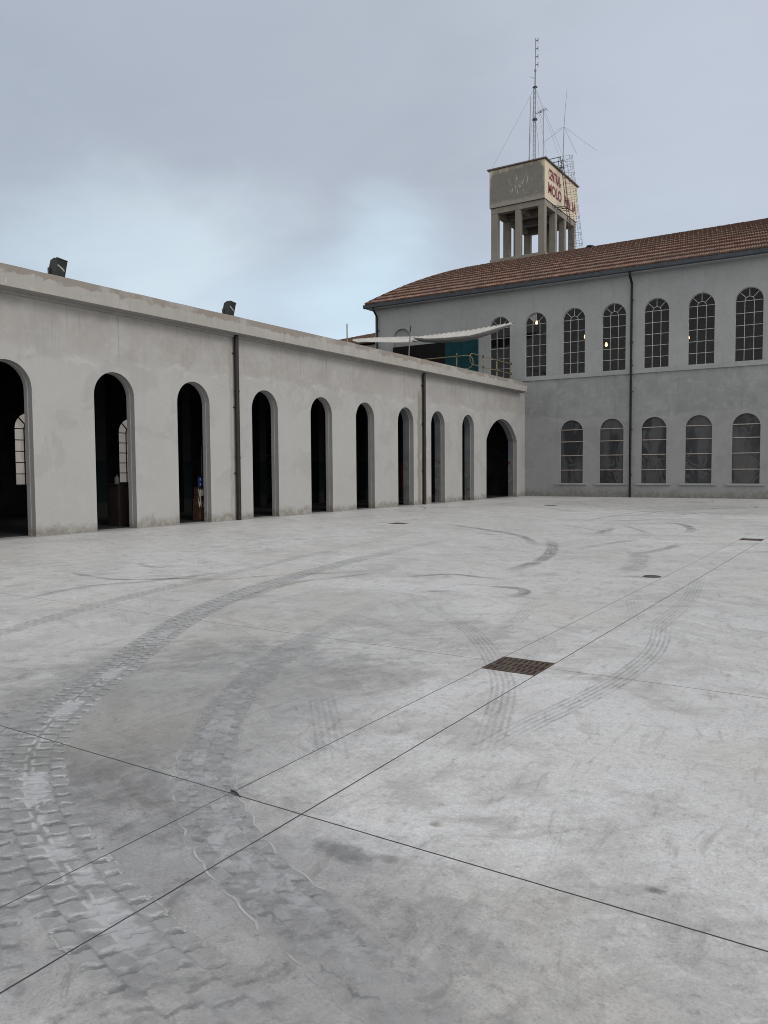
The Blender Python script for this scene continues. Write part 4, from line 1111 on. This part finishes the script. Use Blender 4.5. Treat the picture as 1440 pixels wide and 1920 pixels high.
for q in ((-4.5, 5.05, LZ), (-0.75, 5.2, LZ), (-0.8, 10.6, LZ), (-4.4, 10.6, LZ), (-0.55, 6.9, 21.4)): MB().tube([(-2.07, 6.5, 26.0), q], 0.0065, 4, cap=False).obj('guy_wire', M_STEEL, an)
MB().tube([(-2.0, 6.45, 23.9), (-1.82, 6.45, 22.6), (-1.75, 6.4, 21.6), (-1.74, 6.4, LZ)], 0.010, 4).obj('feeder_cable', M_STEEL, an)
wp = thing('whip_antenna', 'plain dark upright rod left of the lattice mast on the water tank', 'antenna', (-2.02, 5.5, LZ))
mb = MB(); mb.tube([(-2.04, 5.5, LZ), (-2.0, 5.5, 23.0), (-1.95, 5.5, 25.0)], [0.034, 0.03, 0.018], 6); mb.obj('rod', M_STEEL, wp)
mb = MB(); mb.box((-2.14, 5.4, LZ), (-1.94, 5.6, LZ+0.03)); mb.tube([(-2.04, 5.5, LZ+0.03), (-2.04, 5.5, LZ+0.2)], 0.05, 8); mb.obj('base_plate', M_STEEL, wp)
yg = thing('television_aerial', 'short pole with a small many-rod aerial just right of the lattice mast', 'antenna', (-1.3, 6.0, LZ))
MB().tube([(-1.3, 6, LZ), (-1.3, 6, 24.25)], 0.026, 6).obj('pole', M_STEEL, yg)
mb = MB(); mb.tube([(-1.82, 6.0, 24.1), (-1.08, 6.0, 24.24)], 0.018, 5)
for k in range(6):
    x = -1.75+0.125*k; z = 24.11+0.024*k
    mb.tube([(x, 5.72, z), (x, 6.28, z)], 0.009, 4)
mb.box((-1.53, 5.95, 24.10), (-1.44, 6.05, 24.2)); mb.tube([(-1.3, 6.0, 23.6), (-1.6, 6.0, 24.13)], 0.010, 4); mb.tube([(-1.1, 6, 24.25), (-0.98, 6, 24.05)], 0.008, 4)
mb.obj('boom', M_STEEL, yg)
gp = thing('ground_plane_antenna', 'thin aerial with drooping radial rods behind the ladder cage of the tank', 'antenna', (-0.85, 8.3, LZ))
MB().tube([(-0.85, 8.3, LZ), (-0.77, 8.3, 23.85)], 0.026, 6).obj('pole', M_STEEL, gp)
MB().tube([(-0.77, 8.3, 23.85), (-0.70, 8.3, 25.0), (-0.58, 8.3, 26.2)], [0.016, 0.012, 0.008], 5).obj('whip', M_STEEL, gp)
for q in ((-2.15, 8.0, 23.0), (1.2, 8.9, 22.1), (-0.6, 6.5, 23.0), (-0.5, 10.0, 22.6)):
    MB().tube([(-0.77, 8.3, 23.86), q], 0.009, 4).obj('radial', M_STEEL, gp)

# ------------------------------------------------------------------ floodlights on the coping
def floodlight(y, label, s=1.0):
    o = thing('floodlight', label, 'floodlight', (0.20, y, 6.36), 'floodlights on the coping')
    T = Matrix.Translation((0.20, y, 6.385)) @ Matrix.Rotation(R(16), 4, 'Z') @ Matrix.Rotation(R(13), 4, 'Y') @ Matrix.Scale(0.80, 4)
    pr = [(-0.16, 0.10), (-0.05, 0.02), (0.10, 0.0), (0.10, 0.55), (-0.02, 0.55), (-0.13, 0.46)]
    mb = MB(); mb.prism(pr, lambda a, b, d: tuple(T @ Vector((a, d, b))), -0.21, 0.21)
    mb.box((0.085, -0.235, -0.012), (0.125, 0.235, 0.02), mtx=T); mb.box((0.085, -0.235, 0.54), (0.135, 0.235, 0.575), mtx=T)
    mb.box((0.085, -0.235, 0.021), (0.125, -0.205, 0.539), mtx=T); mb.box((0.085, 0.205, 0.021), (0.125, 0.235, 0.539), mtx=T)
    for k in range(5): mb.box((-0.18, -0.16+0.075*k, 0.12), (-0.125, -0.15+0.075*k, 0.45), mtx=T)
    mb.obj('casing', M_FLOOD, o, bevel=0.006)
    mb = MB(); mb.box((0.104, -0.203, 0.022), (0.112, 0.203, 0.538), mtx=T); ln = mb.obj('lens', M_FLOODGL, o)
    mb = MB(); mb.prism([(-0.17, 0.34), (-0.02, 0.30), (0.17, 0.22), (0.17, 0.28), (0.0, 0.335), (-0.15, 0.385)], lambda a, b, d: tuple(T @ Vector((d, a, b))), 0.113, 0.119); mb.obj('reflector', M_REFL, ln)
    mb = MB()
    for s_ in (-1, 1): mb.box((-0.03, y+s_*0.205-0.01, 6.362), (0.03, y+s_*0.205+0.01, 6.58), mtx=Matrix.Translation((0.20, 0, 0)))
    mb.box((0.165, y-0.2, 6.362), (0.235, y+0.2, 6.372)); mb.obj('bracket', M_FLOOD, o)
floodlight(-30.24, 'dark boxy floodlight on the coping, the nearer and larger of the two')
floodlight(-24.25, 'dark boxy floodlight on the coping above the first brown drainpipe')

# ------------------------------------------------------------------ terrace awnings, poles and railing
def awning(label, T_, L_, F_, yT, yL, yF, scallop):
    def smp(lst, x):
        for (a, za), (b, zb) in zip(lst, lst[1:]):
            if x <= b: return za+(zb-za)*(x-a)/(b-a)
        return lst[-1][1]
    o = thing('shade_sail', label, 'awning', (0.5*(T_[0][0]+T_[-1][0]), -1.6, 9.0), 'canvas awnings over the terrace')
    mb = MB(); N = 90
    x0, x1 = T_[0][0], T_[-1][0]
    rows = []
    for i in range(N+1):
        s = i/N; x = x0+(x1-x0)*s
        zt = smp(T_, x) + scallop*abs(math.sin(math.pi*s*19)) - scallop*0.5
        zl = min(smp(L_, x), zt-0.012); zf = smp(F_, x)
        g = 0.02*math.sin(2*math.pi*s*19+0.7)
        taper = 1.0
        yl = yL(s); yf = yF(s)
        row = [(x, yT, zt)] + [(x, yT+(yl-yT)*q, zt+(zl-zt)*q - 0.03*math.sin(math.pi*q)*(1 if scallop else 0.4) + g*math.sin(math.pi*q)) for q in (0.25, 0.5, 0.75)] + [(x, yl, zl)]
        row += [(x, yl+(yf-yl)*q, zl+(zf-zl)*q-0.05*math.sin(math.pi*q)) for q in (0.35, 0.7)] + [(x, yf, zf)]
        rows.append([mb.vert(q) for q in row])
    for A, B in zip(rows, rows[1:]):
        for k in range(len(A)-1): mb.f.append([A[k], B[k], B[k+1], A[k+1]]); mb.mi.append(0); mb.at.append(0)
    cl = mb.obj('canvas', M_SAIL, o, smooth=True)
    md = cl.modifiers.new('thickness', 'SOLIDIFY'); md.thickness = 0.012
    return o
a1 = awning('pale canvas awning with smooth edge, the left one of the pair on the terrace',
    [(-10.85, 9.74), (-9.31, 9.69), (-7.84, 9.59), (-6.12, 9.46)], [(-10.85, 9.66), (-10.28, 9.45), (-8.78, 9.26), (-7.27, 9.09), (-5.9, 8.99)],
    [(-10.85, 9.70), (-6.0, 9.33)], -1.6, lambda s: -1.66-0.74*min(1, s*3), lambda s: -1.2, 0.015)
a2 = awning('pale pleated canvas awning with scalloped upper edge rising to the right over the teal door',
    [(-6.10, 9.44), (-4.46, 9.46), (-2.74, 9.48), (-1.4, 9.55), (-0.11, 9.63)], [(-6.1, 9.30), (-5.14, 9.14), (-4.09, 9.07), (-2.39, 9.04), (-1.73, 9.12), (-0.11, 9.52)],
    [(-6.23, 9.23), (-4.84, 9.05), (-3.43, 9.0), (-2.4, 9.12), (-0.58, 9.52), (-0.11, 9.58)], -1.6, lambda s: -2.3+0.45*max(0, (s-0.75)*4), lambda s: -0.9-0.5*max(0, (s-0.75)*4), 0.05)
mb = MB(); mb.tube([(-0.12, -1.55, 9.60), (0.12, -1.5, 9.62)], 0.015, 5); mb.obj('hook_line', M_STEEL, a2)
po = thing('awning_pole', 'slim grey pole with black tip standing among the awnings', 'pole', (-6.03, -3, 6.04))
MB().tube([(-6.10, -3, 6.045), (-5.82, -3, 9.55)], 0.035, 8).obj('shaft', M_STEEL, po)
MB().tube([(-5.835, -3, 9.50), (-5.80, -3, 9.84)], [0.05, 0.045], 8).obj('tip', M_CLAMP, po)
yp = thing('yellow_post', 'short upright yellow post on the terrace edge left of the awnings', 'post', (-0.5, -16.85, 6.04))
MB().tube([(-0.5, -16.85, 6.045), (-0.5, -16.85, 7.33)], 0.024, 8).obj('shaft', M_YEL, yp)
mb = MB(); mb.tube([(-0.5, -16.85, 6.045), (-0.5, -16.85, 6.72)], 0.04, 8); mb.obj('sleeve', M_YEL, yp)

rl = thing('terrace_railing', 'faded yellow tube railing with looped ends in front of the terrace windows', 'railing', (-0.6, -3.2, 6.04))
def loop_rail(P0, P1, z1, z0):          # two rails from P0 joined by a half round end beyond P1
    P0, P1 = Vector(P0), Vector(P1); d = (P1-P0).normalized(); r = (z1-z0)/2; zc = (z1+z0)/2
    pts = [P0+Vector((0, 0, z1)), P1+Vector((0, 0, z1))]
    pts += [P1+d*r*math.sin(math.pi*k/10)+Vector((0, 0, zc+r*math.cos(math.pi*k/10))) for k in range(1, 10)]
    pts += [P1+Vector((0, 0, z0)), P0+Vector((0, 0, z0))]
    return pts
MB().tube(loop_rail((-0.6, -0.5, 0), (-0.6, -5.55, 0), 7.52, 6.96), 0.022, 8).obj('rail', M_YEL, rl)
MB().tube(loop_rail((-4.6, -5.85, 0), (-0.75, -5.85, 0), 7.40, 6.72), 0.022, 8).obj('rail', M_YEL, rl)
for q in ((-0.6, -0.62), (-0.6, -2.57), (-0.6, -4.25), (-1.35, -5.85), (-4.0, -5.85)):
    p = MB().tube([(q[0], q[1], 6.045), (q[0], q[1], 7.56)], 0.026, 8).obj('post', M_YEL, rl)
    mb = MB()
    for z in ((7.52, 6.96) if q[1] > -5 else (7.40, 6.72)): mb.tube([(q[0], q[1], z-0.07), (q[0], q[1], z+0.07)], 0.048, 8)
    mb.obj('clamp', M_CLAMP, p)

# ------------------------------------------------------------------ drain grates, cover, litter
GL = ['rusty slotted drain grate nearest the camera, set where two saw-cut slab joints cross',
      'rusty slotted drain grate half cut off by right edge of the photo',
      'small dark drain grate in the yard before the second brown drainpipe',
      'faint drain grate far across the yard near the wide arched gateway']
def grate(g, label):
    x0, x1, y0, y1 = g
    o = thing('drain_grate', label, 'drain grate', ((x0+x1)/2, (y0+y1)/2, 0), 'drain grates in the yard')
    mb = MB(); e = 0.012
    mb.box((x0+0.001, y0+0.001, -0.04), (x0+e, y1-0.001, 0.005)); mb.box((x1-e, y0+0.001, -0.04), (x1-0.001, y1-0.001, 0.005))
    mb.box((x0+e, y0+0.001, -0.04), (x1-e, y0+e, 0.005)); mb.box((x0+e, y1-e, -0.04), (x1-e, y1-0.001, 0.005))
    mb.obj('rim', M_GRATE, o)
    a0, a1, b0, b1 = x0+e+0.003, x1-e-0.003, y0+e+0.003, y1-e-0.003
    mb = MB()
    nr, nc = 3, 9
    yb = [b0+(b1-b0)*k/nr for k in range(nr+1)]
    for k, y in enumerate(yb):
        mb.box((a0, max(b0, y-0.017), -0.03), (a1, min(b1, y+0.017), 0.003))
    for r in range(nr):
        for k in range(nc+1):
            x = a0+(a1-a0)*k/nc + (0.012 if r == 1 else 0)
            mb.box((max(a0, x-0.0125), yb[r]+(0.0171 if r or 1 else 0), -0.03), (min(a1, x+0.0125), yb[r+1]-0.0171, 0.0025))
    mb.obj('slotted_plate', M_GRATE, o)
    mb = MB()
    mb.face([(x0, y0, -0.35), (x1, y0, -0.35), (x1, y1, -0.35), (x0, y1, -0.35)])
    for a, b in (((x0, y0), (x1, y0)), ((x1, y0), (x1, y1)), ((x1, y1), (x0, y1)), ((x0, y1), (x0, y0))):
        mb.face([(*a, -0.35), (*b, -0.35), (*b, -0.0005), (*a, -0.0005)])
    mb.obj('pit', M_PIT, o)
for g, l in zip(GR, GL): grate(g, l)
dc = thing('drain_cover', 'small round dark cover set flush in the yard beside the twin joints', 'drain cover', (14.73, -30.72, 0))
mb = MB(); mb.tube([(14.73, -30.72, 0.001), (14.73, -30.72, 0.006)], [0.135, 0.128], 28); mb.obj('plate', M_CAST, dc)
mb = MB()
for k in range(28):
    a, b = 2*math.pi*k/28, 2*math.pi*(k+1)/28
    mb.face([(14.73+r*math.cos(q), -30.72+r*math.sin(q), z) for r, q, z in ((0.115, a, 0.009), (0.115, b, 0.009), (0.09, b, 0.009), (0.09, a, 0.009))])
mb.obj('raised_ring', M_CAST, dc)
lf = MB(); NU = 10
rows = []
A_, B_ = Vector((14.885, -39.645, 0.006)), Vector((14.975, -39.672, 0.004))
dv = (B_-A_).normalized(); sv_ = Vector((-dv.y, dv.x, 0))
for i in range(NU+1):
    s = i/NU; wdt = 0.007*math.sin(math.pi*min(1, s*1.05+0.05))**0.7 if s < 0.95 else 0.002
    c = A_.lerp(B_, s) + Vector((0, 0, 0.004*math.sin(math.pi*s)))
    rows.append([lf.vert(c - sv_*wdt + Vector((0, 0, 0.006*(1-s)))), lf.vert(c+Vector((0, 0, -0.004))), lf.vert(c + sv_*wdt + Vector((0, 0, 0.005*(1-s)+0.001)))])
for a, b in zip(rows, rows[1:]):
    for k in range(2): lf.f.append([a[k], a[k+1], b[k+1], b[k]]); lf.mi.append(0); lf.at.append(0)
lo = lf.obj('dry_leaf', M_LEAF, None, smooth=True)
md = lo.modifiers.new('thickness', 'SOLIDIFY'); md.thickness = 0.0015
tag(lo, 'small dark curled leaf lying on the concrete beside a joint crossing', 'leaf')

# ------------------------------------------------------------------ things just inside the arches
bx = thing('brown_box', 'rusty brown upright box hung with loose cables at foot of the third arch', 'cabinet', (-0.62, -24.82, 0.03))
MB().box((-0.80, -24.92, 0.032), (-0.50, -24.66, 0.70)).obj('body', M_BROWNBOX, bx, bevel=0.01)
MB().box((-0.78, -24.88, 0.703), (-0.55, -24.70, 1.07)).obj('neck', M_BROWNBOX, bx, bevel=0.01)
MB().box((-0.72, -24.87, 0.80), (-0.49, -24.74, 0.98)).obj('junction_box', M_WHITE, bx, bevel=0.01)
rn = random.Random(4)
for k in range(4):
    y = -24.93+0.07*k
    MB().tube([(-0.52, y, 1.02), (-0.47, y+rn.uniform(-.05, .05), 0.86), (-0.46, y+rn.uniform(-.08, .08), 0.6), (-0.48, y+rn.uniform(-.05, .05), 0.45), (-0.49, y, 0.62)], 0.008, 5).obj('cable', M_WIRE, bx)
sg = thing('pictogram_sign', 'small square blue sign with white pictograms above the brown box', 'sign', (-0.52, -24.77, 1.24))
MB().box((-0.54, -24.93, 1.08), (-0.52, -24.62, 1.40)).obj('panel', M_BLUE, sg)
mb = MB()
for yy, zz in ((-24.85, 1.28), (-24.72, 1.28), (-24.85, 1.13), (-24.72, 1.13)):
    mb.box((-0.519, yy-0.022, zz), (-0.517, yy+0.022, zz+0.045)); mb.tube([(-0.519, yy, zz+0.065), (-0.516, yy, zz+0.065)], 0.018, 10)
mb.obj('pictogram', M_WHITE, sg)
cb = thing('wooden_cabinet', 'dark reddish brown cabinet standing inside the second arch from left', 'cabinet', (-1.0, -27.4, 0.03))
MB().box((-1.25, -27.75, 0.032), (-0.80, -27.25, 1.20)).obj('body', M_DKWOOD, cb, bevel=0.01)
MB().box((-0.799, -27.52, 0.10), (-0.785, -27.29, 1.14)).obj('door', M_DKWOOD, cb, bevel=0.004)
MB().box((-1.28, -27.78, 1.202), (-0.77, -27.22, 1.235)).obj('top', M_DKWOOD, cb, bevel=0.004)
M_CANISTER = simple('dim_grey_plastic', (0.10, 0.10, 0.10, 1), 0.6)  # darker grey carries the dimness inside the arch
bc = thing('canister', 'small pale grey canister on top of the dark cabinet in the second arch', 'canister', (-1.0, -27.55, 1.237))
mb = MB(); mb.tube([(-0.95, -27.66, 1.237), (-0.95, -27.66, 1.40), (-0.95, -27.66, 1.45)], [0.07, 0.07, 0.03], 12); mb.obj('body', M_CANISTER, bc)
MB().tube([(-0.95, -27.66, 1.451), (-0.95, -27.66, 1.50)], 0.03, 10).obj('cap', M_CLAMP, bc)

# ------------------------------------------------------------------ lit lamps on the upper floor
LL = [((-0.11, 2.0, 10.15), 'glowing warm bulb in the top of the arched window beside the awning tip'),
      ((2.84, 2.0, 9.06), 'glowing warm bulb at right edge of the third arched window on the upper floor'),
      ((4.05, 2.0, 8.50), 'glowing warm bulb low in the upper window left of the black drainpipe'),
      ((8.44, 2.0, 8.48), 'glowing warm bulb at left edge of the upper window second right of the black drainpipe')]
for (x, y, z), lab in LL:
    o = thing('hanging_lamp', lab, 'lamp', (x, y, z), 'lit bulbs on the upper floor')
    mb = MB(); k = 8
    prof = [(0.0, -0.09), (0.045, -0.075), (0.075, -0.03), (0.07, 0.03), (0.045, 0.09), (0.035, 0.13)]
    rg = [[mb.vert((x+r*math.cos(2*math.pi*i/12), y+r*math.sin(2*math.pi*i/12), z+h)) for i in range(12)] for r, h in prof]
    for A, B in zip(rg, rg[1:]):
        for i in range(12): mb.f.append([A[i], A[(i+1) % 12], B[(i+1) % 12], B[i]]); mb.mi.append(0); mb.at.append(0)
    mb.obj('bulb', M_BULB, o, smooth=True)
    MB().tube([(x, y, z+0.13), (x, y, z+0.22)], 0.04, 8).obj('socket', M_CLAMP, o)
    MB().tube([(x, y, z+0.22), (x, y, 11.0 if False else 11.54)], 0.008, 4).obj('cord', M_CLAMP, o)
